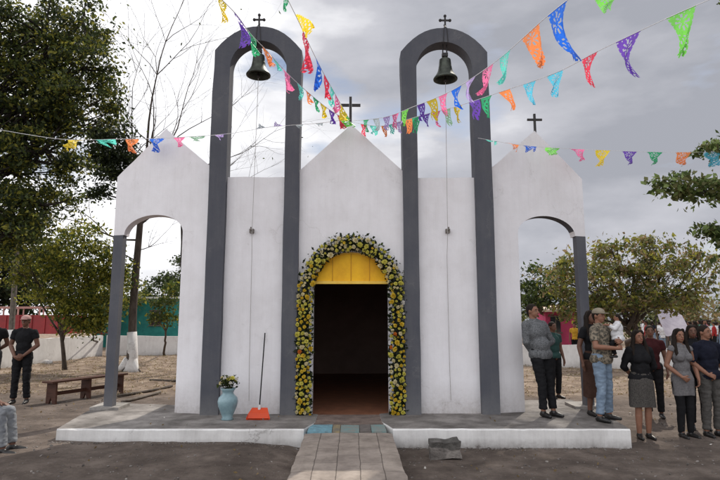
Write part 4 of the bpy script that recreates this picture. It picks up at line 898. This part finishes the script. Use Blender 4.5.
def person(loc, face, H, label, skin='tan', pose=None, top=None, bottom=None, hair='short', shoe=SHOE, extras=None, female=False, girth=1.0, lod=0, group=None, headyaw=0, headpitch=0, name='person', nohead=False):
    P = dict(hip=V(.088, 0, .90), knee=(V(.095, -.02, .48), V(-.095, -.02, .48)), ank=(V(.10, .02, .085), V(-.10, .02, .085)), toe=None,
             sh=V(.155 if female else .176, .005, 1.375), elb=(V(.235, .03, 1.11), V(-.235, .03, 1.11)), wr=(V(.245, -.05, .87), V(-.245, -.05, .87)),
             hd=(V(0, -.15, -1), V(0, -.15, -1)), hs=(V(0, -1, 0.1), V(0, -1, 0.1)), curl=0.35, lean=V(0, 0, 0), pel=V(0, 0, 0))
    if pose: P.update(pose)
    g = girth; w = 0.93 if female else 1.0; lean = P['lean']; pel = P['pel']
    vox = (0.0062, 0.013, 0.022)[lod]; voxc = (0.009, 0.014, 0.022)[lod]
    s = H/1.70
    root = empty(name, loc, label, 'person', group, rz=face); root.scale = (s, s, s)
    def tz(v):  # lean upper body
        v = Vector(v); k = max(0, (v.z-0.9)/0.7) if v.z > 0.9 else 0; return v+lean*k+pel
    def add(n, me, m, sm=True): return link(n, me, m, root, sm)
    sh = [tz((P['sh'].x, P['sh'].y, P['sh'].z)), tz((-P['sh'].x, P['sh'].y, P['sh'].z))]
    hip = [V(P['hip'].x, P['hip'].y, P['hip'].z)+pel, V(-P['hip'].x, P['hip'].y, P['hip'].z)+pel]
    kn, an, el, wr = P['knee'], P['ank'], P['elb'], P['wr']
    def torso(e):
        o = [('e', tz((0, 0.005, .945)), (.150*g*(1.06 if female else 1)+e, .108*g+e, .115+e)), ('e', tz((0, -.006*g, 1.09)), (.128*g*w+e, .098*g+e, .15+e)),
             ('e', tz((0, 0, 1.26)), (.152*g**.5*w+e, .105*g**.5+e, .16+e)), ('c', sh[0]*0.9+tz((0, 0, 1.38))*0.1, sh[1]*0.9+tz((0, 0, 1.38))*0.1, .046+e*.8, .046+e*.8), ('c', sh[0]*0.8+tz((0, 0, 1.38))*0.2, tz((.03, .012, 1.425)), .048+e*.6, .05+e*.4), ('c', sh[1]*0.8+tz((0, 0, 1.38))*0.2, tz((-.03, .012, 1.425)), .048+e*.6, .05+e*.4), ('c', tz((0, .01, 1.36)), tz((0, .008, 1.44)), .085+e*.6, .055+e*.6)]
        if female: o += [('e', tz((x, -.085, 1.25)), (.058+e, .05+e, .058+e)) for x in (.07, -.07)]
        if g > 1.08: o += [('e', tz((0, -.045, 1.07)), (.125*g+e, .095*g+e, .12+e))]
        return o
    HM = Matrix.Translation(tz((0, 0, 1.49))) @ Matrix.Rotation(headyaw, 4, 'Z') @ Matrix.Rotation(headpitch, 4, 'X') @ Matrix.Translation((0, 0, -1.49))
    def hp_(*v): return HM @ Vector(v)
    HR = HM.to_3x3()
    head = [] if nohead else [('e', hp_(0, .008, 1.605), (.073, .09, .092), HR), ('e', hp_(0, -.02, 1.555), (.058, .065, .07), HR), ('e', hp_(0, -.045, 1.512), (.034, .034, .026), HR),
            ('c', hp_(0, -.082, 1.60), hp_(0, -.103, 1.565), .009, .013), ('c', hp_(-.03, -.072, 1.617), hp_(.03, -.072, 1.617), .012, .012), ('e', hp_(0, -.078, 1.537), (.022, .014, .011), HR),
            ('e', hp_(.074, .01, 1.585), (.01, .02, .03), HR), ('e', hp_(-.074, .01, 1.585), (.01, .02, .03), HR)]
    neck = [('c', tz((0, .01, 1.40)), hp_(0, .012, 1.53), .056*(.88 if female else 1.05), .052*(.88 if female else 1.05))]
    arms = []
    for i in (0, 1):
        arms += [('c', sh[i], el[i], .052*w, .042*w), ('c', el[i], el[i].lerp(wr[i], .35), .042*w, .040*w), ('c', el[i].lerp(wr[i], .3), wr[i], .041*w, .026*w)]
        d = P['hd'][i].normalized(); t = P['hs'][i]; t = (t-d*t.dot(d)).normalized(); n_ = d.cross(t)*(1 if i == 0 else -1)
        pc = wr[i]
        arms += [('c', pc+d*.01+t*.012, pc+d*.075+t*.024, .019, .015), ('c', pc+d*.01-t*.010, pc+d*.07-t*.022, .018, .014), ('c', pc+d*.02, pc+d*.078, .019, .015)]
        if lod == 0:
            cv = P['curl']
            for k, Lf in enumerate((.068, .078, .072, .055)):
                o_ = .031-.0207*k; k0 = pc+d*.078+t*o_; d1 = (d*math.cos(cv)+n_*math.sin(cv)+t*o_*2).normalized(); k1 = k0+d1*Lf*.5; d2 = (d*math.cos(cv*2.6)+n_*math.sin(cv*2.6)+t*o_*2).normalized(); k2 = k1+d2*Lf*.45
                arms += [('c', k0, k1, .0088, .0082), ('c', k1, k2, .0082, .0068)]
            th = pc+d*.02+t*.026; t1 = th+(d*.65+t*.7+n_*.2).normalized()*.038; arms += [('c', th, t1, .013, .0105), ('c', t1, t1+(d*.9+t*.25+n_*.25).normalized()*.03, .0105, .0085)]
        else: arms += [('c', pc+d*.075, pc+d*.15+n_*.03, .03, .018)]
    legs = []
    for i in (0, 1):
        legs += [('c', hip[i], kn[i], .082*g**.5, .053), ('c', kn[i], kn[i].lerp(an[i], .35), .051, .055), ('c', kn[i].lerp(an[i], .3), an[i], .056, .036)]
        td = (P['toe'][i] if P['toe'] else V(0.12*(1 if i == 0 else -1), -1, 0)).normalized(); 
        legs += [('c', an[i]+V(0, 0, -.045)-td*.03, an[i]+V(0, 0, -.05)+td*.10, .032, .027), ('c', an[i]+V(0, 0, -.045)+td*.08, an[i]+V(0, 0, -.058)+td*.15, .03, .02), ('c', an[i], an[i]+V(0, 0, -.045), .037, .034)]
    add('body', fuse(torso(0)+head+neck+arms+legs, vox, 2, name='body'), SK[skin])
    # shoes
    if shoe:
        for i in (0, 1):
            td = (P['toe'][i] if P['toe'] else V(0.12*(1 if i == 0 else -1), -1, 0)).normalized(); a = an[i]
            pr = [('c', a+V(0, 0, -.045)-td*.035, a+V(0, 0, -.048)+td*.09, .039, .036), ('c', a+V(0, 0, -.05)+td*.08, a+V(0, 0, -.056)+td*.165, .037, .026), ('c', a+V(0, 0, -.02), a+V(0, 0, -.045), .045, .042)]
            me = fuse(pr, voxc, 1, name='shoe', cut=[(a+V(0, 0, -.084), V(0, 0, -1))]); add('shoe', me, shoe)
    # garments
    if bottom:
        kind, m = bottom[0], bottom[1]
        if kind == 'trousers':
            pr = [('e', V(0, .005, .955)+pel, (.157*g+.006, .115*g+.006, .10)), ('c', hip[0]+V(0, 0, .04), hip[1]+V(0, 0, .04), .098*g, .098*g)]
            for i in (0, 1):
                bt = kn[i].lerp(an[i], .93)
                pr += [('c', hip[i], kn[i], .098*g**.5, .070), ('c', kn[i], kn[i].lerp(an[i], .4), .068, .066), ('c', kn[i].lerp(an[i], .3), bt, .067, .060, (False, True))]
            add('trousers', fuse(pr, voxc, 3, disp=.011 if lod == 0 else .006, dsc=11, name='trousers', cut=[(V(0, 0, 1.03)+pel, V(0, 0, 1))], dvec=(1, 1, 1.6)), m)
        elif kind == 'skirt':
            z0, fl_ = bottom[2], bottom[3]; bm = bmesh.new(); rings = []; nz = 22; ns = 48
            for j in range(nz+1):
                t = j/nz; z = 1.04+(z0-1.04)*t; rx = .135+.045*min(1, t*3)+fl_*max(0, t-.3); ry = .105+.03*min(1, t*3)+fl_*.8*max(0, t-.3)
                rings.append([bm.verts.new(V((rx*g+.010*t*math.sin(6*a_)+.006*t*math.sin(11*a_+2))*math.cos(a_), (ry*g+.012*t*math.sin(7*a_+1))*math.sin(a_), z+.006*math.sin(3*a_)*t)+pel) for a_ in [2*math.pi*k/ns for k in range(ns)]])
            for a_, b_ in zip(rings, rings[1:]):
                for k in range(ns): bm.faces.new((a_[k], a_[(k+1) % ns], b_[(k+1) % ns], b_[k]))
            me = bpy.data.meshes.new('skirt'); bmesh.ops.recalc_face_normals(bm, faces=bm.faces); bm.to_mesh(me); bm.free(); add('skirt', me, m)
    if top:
        m, hem, sleeve, e = top[0], top[1], top[2], (top[3] if len(top) > 3 else .014)
        pr = torso(e)
        if hem < .93: pr += [('e', tz((0, 0.0, .93)), (.163*g+e, .122*g+e, .13))]
        for i in (0, 1):
            if sleeve <= 1:
                q = sh[i].lerp(el[i], sleeve); pr += [('c', sh[i], q, .054+e*.6, .056+e*.4, (False, True))]
            else:
                q = el[i].lerp(wr[i], sleeve-1); pr += [('c', sh[i], el[i], .055+e*.6, .050+e*.3), ('c', el[i], q, .053+e*.3, .042+e*.2, (False, True))]
        nk = tz((0, -.03, 1.435))
        add('shirt', fuse(pr, voxc, 2, disp=.010 if lod == 0 else .005, dsc=10, name='shirt', cut=[(V(0, 0, hem)+pel, V(0, 0, -1))]), m)
    if lod < 2 and not nohead:
        me = fuse([('e', hp_(x, -.073, 1.592), (.0085, .008, .0048), HR) for x in (.031, -.031)], .003, 0, name='eyes'); add('eyes', me, EYEW)
        me = fuse([('e', hp_(x, -.0795, 1.592), (.0052, .004, .005), HR) for x in (.031, -.031)], .003, 0, name='irises'); add('irises', me, EYED)
        me = fuse([('c', hp_(x*.5, -.083, 1.618), hp_(x*1.5, -.077, 1.619), .0045, .0035) for x in (.031, -.031)], .0035, 0, name='eyebrows'); add('eyebrows', me, HAIR)
        me = fuse([('e', hp_(0, -.089, 1.536), (.022, .006, .006), HR)], .0035, 0, name='lips'); add('lips', me, LIP)
    if hair and not nohead:
        pr = [('e', hp_(0, .022, 1.622), (.082, .093, .088), HR), ('c', hp_(0, .075, 1.60), hp_(0, .065, 1.545), .045, .04)]
        if hair == 'bun': pr += [('e', hp_(0, .12, 1.60), (.045, .04, .045), HR), ('c', hp_(.05, -.03, 1.67), hp_(.075, .02, 1.6), .02, .02), ('c', hp_(-.05, -.03, 1.67), hp_(-.075, .02, 1.6), .02, .02)]
        if hair == 'long':
            for sx in (1, -1): pr += [('c', hp_(.045*sx, -.035, 1.68), hp_(.078*sx, .0, 1.60), .026, .026), ('c', hp_(.078*sx, .0, 1.60), tz((.105*sx, -.02, 1.45)), .028, .032), ('c', tz((.105*sx, -.02, 1.45)), tz((.115*sx, -.085, 1.27)), .034, .02)]
            pr += [('c', hp_(0, .08, 1.6), tz((0, .10, 1.35)), .06, .07), ('c', tz((-.05, .10, 1.40)), tz((.05, .10, 1.30)), .05, .05)]
        fp = hp_(0, -.045, 1.60); fn = HR @ V(0, -1, -0.55)
        cut = [(fp, fn)] if hair in ('short', 'bun') else None
        add('hair', fuse(pr, (0.008, .012, .02)[lod], 1, disp=.005, dsc=26, name='hair', cut=cut, dvec=(1, 1, .4)), HAIR)
    if extras: extras(root, add, hp_, HR, tz)
    return root
def cloth(k, c, c2=None, **kw): return mat('cloth_'+k, c, c2 or tuple(v*.7 for v in c), rough=.9, spec=.15, **{**dict(scale=14), **kw})
CL = dict(black=cloth('black', (.014, .014, .016)), charcoal=cloth('charcoal', (.03, .03, .034)), jeans=cloth('jeans', (.22, .29, .38), (.13, .18, .25), scale=6), grey=cloth('grey_check', (.16, .165, .175), (.09, .095, .10), scale=60, mid=(.45, .55)),
          plaid=cloth('camouflage_tan', (.25, .21, .16), (.07, .065, .055), scale=24, mid=(.44, .56), c3=(.15, .13, .10)), white=cloth('white', (.72, .72, .74)), skirtgrey=cloth('skirt_grey', (.085, .078, .072), (.05, .046, .043), scale=70, mid=(.45, .55)),
          dress=cloth('dress_grey', (.17, .165, .17), (.11, .105, .11), scale=40), navy=cloth('navy', (.012, .014, .026)), brown=cloth('brown', (.075, .04, .03)), olive=cloth('grey_trousers', (.09, .085, .08)),
          teal=cloth('teal', (.03, .07, .065)), red=cloth('red', (.35, .03, .03)), pink=cloth('pink', (.6, .2, .24)), yellow=cloth('yellow', (.7, .4, .05)), green=cloth('green', (.10, .22, .16)), sky=cloth('sky', (.3, .4, .55)), palej=cloth('pale_jeans', (.25, .26, .27), (.17, .18, .2)))
def gnd(px, py, z=0.0): g = gp(px, py, z); return g
def cap_extra(colr, brim=True):
    m = cloth('cap', colr)
    def f(root, add, hp_, HR, tz):
        pr = [('e', hp_(0, .008, 1.645), (.088, .104, .072), HR)]
        me = fuse(pr, .009, 1, name='cap', cut=[(hp_(0, 0, 1.628), HR @ V(0, 0.05, -1))]); add('cap', me, m)
        me = fuse([('e', hp_(0, -.115, 1.628), (.068, .065, .008), HR)], .006, 1, name='brim'); add('brim', me, m)
    return f
def hands_front(fem=False): return dict(elb=(V(.245, .02, 1.12), V(-.245, .02, 1.12)), wr=(V(.075, -.165, .93), V(-.075, -.175, .90)), hd=(V(-.8, -.25, -.35), V(.8, -.25, -.3)), hs=(V(0, -.3, 1), V(0, -.3, 1)), curl=.5)
hands_back = dict(elb=(V(.255, .09, 1.12), V(-.255, .09, 1.12)), wr=(V(.07, .165, .98), V(-.07, .17, .95)), hd=(V(-.8, .1, -.4), V(.8, .1, -.4)), hs=(V(0, .3, 1), V(0, .3, 1)), curl=.4)
# left group
g = gnd(19, 404, .085); person(g, R(8), 1.70, 'person in black T-shirt and pale cap with hands clasped by the left edge', 'brown', {**hands_front(), 'knee': (V(.10, -.02, .48), V(-.10, -.02, .48)), 'ank': (V(.12, .02, .085), V(-.12, .02, .085))}, (CL['black'], .90, .5), ('trousers', CL['black']), 'short', extras=cap_extra((.5, .3, .28)))
g = gnd(-13, 403, .085); person(g, R(30), 1.72, 'person in dark clothes cut by the left edge beside the one in a pale cap', 'brown', hands_back, (CL['black'], .90, .5), ('trousers', CL['charcoal']), 'short', lod=1)
# seated person bottom left (facing right)
sit = dict(pel=V(0, 0, -.42), hip=V(.088, 0, .90), knee=(V(.13, -.43, .50), V(-.13, -.46, .50)), ank=(V(.12, -.50, .085), V(-.12, -.52, .085)), elb=(V(.25, -.05, .70), V(-.25, -.05, .70)), wr=(V(.15, -.28, .60), V(-.15, -.28, .60)), hd=(V(0, -1, -.2), V(0, -1, -.2)), hs=(V(-1, 0, 0), V(1, 0, 0)))
g = gnd(14, 454, .07); sx = g.x-.62; person((sx, g.y+.05, .06), R(90), 1.68, 'seated person in faded jeans and black shoes at the lower left corner', 'brown', sit, (CL['charcoal'], .92, .5), ('trousers', CL['palej']), 'short')
def chair(loc, rz, label):
    t = empty('plastic_chair', loc, label, 'chair', rz=rz); m = mat('white_chair_plastic', (.6, .6, .6), rough=.5)
    bm = bmesh.new(); box(bm, -.23, .23, -.24, .22, .375, .40); ob('seat', bm, m, t, bev=.01)
    bm = bmesh.new(); box(bm, -.22, .22, .225, .25, .42, .85); 
    for v in bm.verts: v.co.y += (v.co.z-.42)*.2
    ob('backrest', bm, m, t, bev=.01)
    for x, y in ((-.2, -.2), (.2, -.2), (-.2, .2), (.2, .2)):
        bm = bmesh.new(); tube(bm, [(x*1.15, y*1.15, 0), (x, y, .373)], [.018, .024], 8); ob('leg', bm, m, t)
chair((sx-.02, g.y+.05, .08), R(90), 'white plastic chair under the seated person at lower left')

# man leaning on the right wing wall, facing right
g = gnd(545, 414, PT)
person((at(545, 410, 8.85).x, 8.80, PT), R(24), 1.70, 'man in grey shirt leaning on the wing wall with hands behind his back', 'tan', {**hands_back, 'lean': V(-.09, .06, 0), 'pel': V(0, .06, 0), 'knee': (V(.09, -.0, .48), V(-.09, -.03, .48)), 'ank': (V(.08, -.07, .085), V(-.10, -.05, .085))}, (CL['grey'], .86, 1.9, .022), ('trousers', CL['black']), 'short', girth=1.1, headyaw=R(12))
g = gnd(556, 399, .10); person(g, R(25), 1.56, 'person in teal top partly hidden behind the man in grey', 'brown', None, (CL['teal'], .9, .5), ('trousers', CL['black']), 'short', lod=1)
# man with the small child
armc = dict(elb=(V(.24, -.10, 1.15), V(-.26, -.06, 1.12)), wr=(V(.06, -.30, 1.20), V(-.04, -.30, 1.10)), hd=(V(-1, -.1, .1), V(1, -.15, .15)), hs=(V(0, .1, 1), V(0, .1, 1)), curl=.6)
loc = Vector((at(606, 419, 8.35).x, 8.38, PT))
person(loc, R(38), 1.62, 'man in cap, mottled short sleeve shirt and blue jeans cradling a child', 'tan', {**armc, 'knee': (V(.11, -.02, .48), V(-.11, -.03, .48)), 'ank': (V(.17, .02, .085), V(-.15, 0, .085))}, (CL['plaid'], .86, .7, .024), ('trousers', CL['jeans']), 'short', girth=1.12, extras=cap_extra((.30, .26, .2)), headyaw=R(-8))
# child
def child():
    f = Matrix.Rotation(R(38), 3, 'Z'); c = loc+f @ Vector((.10, -.22, 1.06))
    person(c-Vector((0, 0, .02)), R(250), .78, 'small child in white top and dark trousers held against a man\'s shoulder', 'tan',
           dict(pel=V(0, 0, -.62), knee=(V(.16, -.22, .16), V(-.16, -.22, .16)), ank=(V(.15, -.12, -.2), V(-.15, -.12, -.2)), elb=(V(.25, -.1, .62), V(-.25, -.1, .62)), wr=(V(.2, -.28, .75), V(-.2, -.28, .75)), hd=(V(0, -1, 0), V(0, -1, 0))),
           (CL['white'], .85, 1.8, .05), ('trousers', CL['black']), 'short', girth=1.25, lod=1)
child()
g = gnd(590, 411, PT); person((at(592, 411, 9.0).x, 8.85, PT), R(15), 1.60, 'long haired woman in brown dress behind the man in the cap', 'brown', None, (CL['black'], .9, .5), ('skirt', CL['brown'], .3, .03), 'long', female=True, lod=1)
# right group on the ground
def sandals(root, add, hp_, HR, tz): pass
g = gnd(645, 439); person(g, R(-4), 1.55, 'woman in loose black top and grey knee length skirt beside the platform end', 'tan', {**hands_back, 'elb': (V(.235, .06, 1.12), V(-.235, .06, 1.12)), 'knee': (V(.075, -.02, .48), V(-.075, -.02, .48)), 'ank': (V(.075, .02, .085), V(-.08, .0, .085))}, (CL['black'], .93, 1.35, .02), ('skirt', CL['skirtgrey'], .50, .012), 'long', female=True, girth=1.08, headyaw=R(10))
g = gnd(656, 418); person(g, R(-20), 1.60, 'person in dark maroon shirt standing behind the woman in black', 'brown', None, (cloth('maroon', (.05, .012, .014)), .9, .5), ('trousers', CL['black']), 'short', lod=1)
g = gnd(687, 438); person(g, R(6), 1.57, 'long haired woman in grey dress over black leggings and boots', 'tan', {**hands_front(), 'wr': (V(.21, -.10, .90), V(-.12, -.17, .95)), 'hd': (V(-.2, -.2, -1), V(.8, -.2, -.5)), 'knee': (V(.075, -.02, .48), V(-.075, -.02, .48)), 'ank': (V(.085, .02, .085), V(-.08, .0, .085))}, (CL['dress'], .95, .12, .012), ('skirt', CL['dress'], .66, -.02), 'long', female=True, headyaw=R(-5),
       extras=lambda root, add, hp_, HR, tz: add('leggings', fuse([('c', V(.088*s_, 0, .86), V(.075*s_, -.02, .48), .092, .064) for s_ in (1, -1)]+[('c', V(.075*s_, -.02, .48), V(.082*s_, .01, .11), .068, .05) for s_ in (1, -1)], .01, 2, disp=.003, name='leggings'), CL['black']))
g = gnd(700, 430); person(g, R(-15), 1.62, 'person in long black coat between the grey dress and the navy shirt', 'brown', None, (CL['black'], .5, 1.9, .02), ('trousers', CL['black']), 'long', female=True, lod=1)
g = gnd(714, 437); person(g, R(8), 1.62, 'man in navy shirt and grey trousers at the right edge', 'tan', {**hands_back, 'wr': (V(.25, -.05, .88), V(-.12, -.14, .95)), 'hd': (V(0, -.2, -1), V(.8, -.2, -.3)), 'elb': (V(.25, .03, 1.12), V(-.26, .03, 1.13))}, (CL['navy'], .88, 1.0, .02), ('trousers', CL['olive']), 'short', girth=1.08, headyaw=R(12),
       extras=lambda root, add, hp_, HR, tz: add('moustache', fuse([('e', hp_(0, -.093, 1.547), (.024, .006, .006), HR)], .0035, 0, name='moustache'), HAIR))

# crowd
random.seed(99)
crowd = [(576, 358, 'yellow', 'small figure in yellow top seen past the right pillar'), (555, 357, 'green', 'distant figure in green top in front of the pink house'), (638, 352, 'black', 'far figure in black under the spreading tree'), (648, 354, 'red', 'far figure in red just left of the pale canopy'), (664, 356, 'white', 'far figure in white standing under the pale canopy'), (671, 353, 'charcoal', 'far figure in charcoal under the pale canopy'), (680, 352, 'pink', 'far figure in pink right of the pale canopy post'),
         (686, 350, 'sky', 'far figure in light blue above the grey dress woman'), (692, 354, 'white', 'far figure in white between the canopy and the right edge'), (697, 356, 'pink', 'nearer figure in pink between two women\'s heads'), (701, 349, 'green', 'far figure in green near the right edge'), (706, 353, 'sky', 'far figure in sky blue left of the man in navy'), (711, 349, 'white', 'far figure in white directly above the man in navy'), (716, 352, 'red', 'far figure in red close to the right edge'),
         (719, 349, 'white', 'far white shirted figure at the very right edge'), (676, 349, 'white', 'small far figure in white behind the canopy'), (690, 348, 'charcoal', 'small far figure in charcoal at the back of the crowd'), (654, 350, 'navy', 'far figure in navy left of the canopy'), (703, 347, 'yellow', 'small far figure in yellow at the back of the crowd'), (709, 347, 'pink', 'small far figure in pink at the back of the crowd'), (695, 347, 'sky', 'small far figure in light blue at the back of the crowd'), (683, 347, 'navy', 'small far figure in navy at the back of the crowd'), (716, 346.5, 'sky', 'small far figure in light blue at the back by the right edge'), (724, 350, 'navy', 'far figure in navy cut by the right edge')]
crowd += [(661, 347, 'white', 'tiny far figure in white at the back just left of the canopy cloth'), (667, 346, 'red', 'tiny far figure in red behind the canopy pole'), (699, 346.2, 'white', 'tiny far figure in white at the back between sky blue and green'), (706, 346, 'white', 'tiny white figure at the back just left of the rightmost heads'), (712, 345.8, 'green', 'tiny far figure in green at the back by the right edge'), (687, 345.8, 'white', 'tiny white figure at the very back above the grey dress woman'), (645, 347, 'white', 'tiny far figure in white below the spreading tree'), (720, 345.5, 'pink', 'tiny far figure in pink at the back by the right edge')]
for i, (px, py, c, lb) in enumerate(crowd):
    g = gp(px, py); person(g, R(random.uniform(-180, 180)), random.uniform(1.52, 1.74), lb, random.choice(['tan', 'brown']), None, (CL[c], .9, random.choice([.5, 1.8])), ('trousers', CL[random.choice(['black', 'jeans', 'olive'])]), random.choice(['short', 'long']), lod=2, group='people in the distant crowd')
# canopy
t0 = gp(672, 356); t = empty('canopy', (t0.x, 24, 0), 'pale lilac sloping cloth canopy on thin poles in front of the crowd', 'canopy'); iv = Matrix.Translation(-Vector(t.location))
cs = [at(655, 309, 24), at(678, 309, 24.5), at(693, 335, 22.6), at(666, 336, 22.4)]
bm = bmesh.new(); g_ = [[bm.verts.new(cs[0].lerp(cs[1], u/10).lerp(cs[3].lerp(cs[2], u/10), v/10)+Vector((0, 0, -.12*math.sin(math.pi*u/10)*math.sin(math.pi*v/10)+.02*math.sin(u*1.7+v)))) for u in range(11)] for v in range(11)]
for v in range(10):
    for u in range(10): bm.faces.new((g_[v][u], g_[v][u+1], g_[v+1][u+1], g_[v+1][u]))
o = ob('cloth', bm, mat('canopy_cloth', (.50, .48, .56), (.36, .33, .42), trans=.3, scale=3), t, True); o.matrix_parent_inverse = iv
for c in cs:
    bm = bmesh.new(); tube(bm, [(c.x, c.y, 0), tuple(c)], .025, 6); o = ob('pole', bm, M['pole'], t); o.matrix_parent_inverse = iv

# litter: dry leaves and scraps
pts = []
for i in range(2600):
    x = random.uniform(-9, 9); y = random.uniform(4.5, 19)
    if -0.75 < x < 0.75 and y < 9: continue
    if abs(x) < 4.9 and YF-0.15 < y < 10.5: 
        if random.random() < 0.8 or abs(x) < 0.75 or (y > 9 and abs(x) < 2.9): continue
        pts.append((x, y, PT+0.012)); continue
    if y < 9 and random.random() < 0.45: continue
    pts.append((x, y, gz(x, y)+0.012))
tag(leaves('fallen_leaves', pts, 0.038, [M['leaf_dry'], M['stone'], mat('paper_scrap', (.5, .47, .43))], weights=[.6, .3, .1], seed=77, aspect=.6), kind='stuff')
M['paper_straw'] = mat('pale_straw', (.42, .33, .21))
def gravel():
    base = bmesh.new(); bmesh.ops.create_icosphere(base, subdivisions=1, radius=1); bv = np.array([v.co[:] for v in base.verts]); bf = [[v.index for v in f.verts] for f in base.faces]; base.free()
    r = np.random.default_rng(5); V_, F_ = [], []
    for i in range(4200):
        x = r.uniform(-7, 7); y = r.uniform(5.2, 12) if i % 3 else r.uniform(5.2, 8.5)
        if i % 5 == 0: y = YF-0.04-abs(r.normal(0, .07)); x = r.uniform(cl.x, cr_.x)
        if abs(x+0.02) < 0.66 and y < 9: continue
        if cl.x-.1 < x < cr_.x+.1 and YF-0.02 < y < 10.4: continue
        sz = 0.004+0.012*r.random()**3; k = len(V_)*12
        V_.append(bv*(1+0.35*r.normal(size=(12, 1)))*np.array([sz, sz, sz*.6])+np.array([x, y, gz(x, y)+0.004])); F_ += [[a+k for a in f] for f in bf]
    me = bpy.data.meshes.new('gravel'); me.from_pydata(np.concatenate(V_).tolist(), [], F_); tag(link('gravel', me, M['stone']), kind='stuff')
gravel()
# dry grass tufts behind
pts = []
for i in range(7000):
    x = random.uniform(-14, 16); y = random.uniform(12.5, 27)
    if abs(x) < 2: continue
    for k in range(4): pts.append((x+random.gauss(0, .06), y+random.gauss(0, .06), gz(x, y)+random.uniform(0, .05)))
tag(leaves('dry_grass', pts, 0.06, [M['leaf_dry'], M['leaf_olive'], M['paper_straw']], weights=[.45, .15, .4], seed=78, aspect=.25), kind='stuff')

# ------------------------------------------------------------------ light
SUNEL, SUNAZ = R(48), R(28)
w = bpy.data.worlds.new('World'); bpy.context.scene.world = w; w.use_nodes = True; nt = w.node_tree; L = nt.links.new
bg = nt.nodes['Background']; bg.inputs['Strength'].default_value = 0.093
sky = nt.nodes.new('ShaderNodeTexSky'); sky.sky_type = 'NISHITA'; sky.sun_disc = False; sky.sun_elevation = SUNEL; sky.sun_rotation = SUNAZ
tc = nt.nodes.new('ShaderNodeTexCoord')
def nz(scale, det, stretch=(1, 1, 2.4), off=(0, 0, 0), dist=0.0):
    mp = nt.nodes.new('ShaderNodeMapping'); mp.inputs['Scale'].default_value = stretch; mp.inputs['Location'].default_value = off; L(tc.outputs['Generated'], mp.inputs[0])
    n = nt.nodes.new('ShaderNodeTexNoise'); n.inputs['Scale'].default_value = scale; n.inputs['Detail'].default_value = det; n.inputs['Roughness'].default_value = 0.52; n.inputs['Distortion'].default_value = dist; L(mp.outputs[0], n.inputs[0]); return n.outputs['Fac']
def m2(op, a, b, c=None, clamp=False):
    k = nt.nodes.new('ShaderNodeMath'); k.operation = op; k.use_clamp = clamp
    for i, v in enumerate((a, b, c)):
        if v is None: continue
        if isinstance(v, (int, float)): k.inputs[i].default_value = v
        else: L(v, k.inputs[i])
    return k.outputs[0]
sp = nt.nodes.new('ShaderNodeSeparateXYZ'); L(tc.outputs['Generated'], sp.inputs[0])
side = m2('ADD', m2('MULTIPLY_ADD', sp.outputs['X'], -0.38, 0.215), m2('MULTIPLY', sp.outputs['Y'], -0.24))                  # brighter to the left, and raised behind the camera to light the facade
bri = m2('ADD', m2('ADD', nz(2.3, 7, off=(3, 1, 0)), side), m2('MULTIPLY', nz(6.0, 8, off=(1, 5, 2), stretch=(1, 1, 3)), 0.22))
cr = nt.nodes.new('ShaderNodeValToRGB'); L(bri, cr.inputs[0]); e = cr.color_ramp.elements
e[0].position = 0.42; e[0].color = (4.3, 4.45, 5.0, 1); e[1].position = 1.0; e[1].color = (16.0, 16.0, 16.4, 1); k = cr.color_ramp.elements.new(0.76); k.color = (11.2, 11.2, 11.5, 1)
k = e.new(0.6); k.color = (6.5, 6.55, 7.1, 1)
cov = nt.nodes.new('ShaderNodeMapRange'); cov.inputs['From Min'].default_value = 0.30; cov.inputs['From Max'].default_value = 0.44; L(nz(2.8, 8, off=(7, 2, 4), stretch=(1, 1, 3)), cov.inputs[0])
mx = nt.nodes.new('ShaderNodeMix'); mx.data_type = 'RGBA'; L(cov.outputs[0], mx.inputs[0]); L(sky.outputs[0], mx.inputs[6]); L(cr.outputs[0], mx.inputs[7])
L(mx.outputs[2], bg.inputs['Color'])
sd = bpy.data.lights.new('sun', 'SUN'); so = bpy.data.objects.new('sun', sd); C.objects.link(so); sd.energy = 3.8; sd.angle = R(0.6); sd.color = (1, .93, .82)
tosun = Vector((math.sin(SUNAZ)*math.cos(SUNEL), math.cos(SUNAZ)*math.cos(SUNEL), math.sin(SUNEL))); so.rotation_euler = tosun.to_track_quat('Z', 'Y').to_euler(); so.location = tosun*50
sc = bpy.context.scene
sc.view_settings.view_transform = 'Standard'; sc.view_settings.look = 'None'; sc.view_settings.exposure = 0
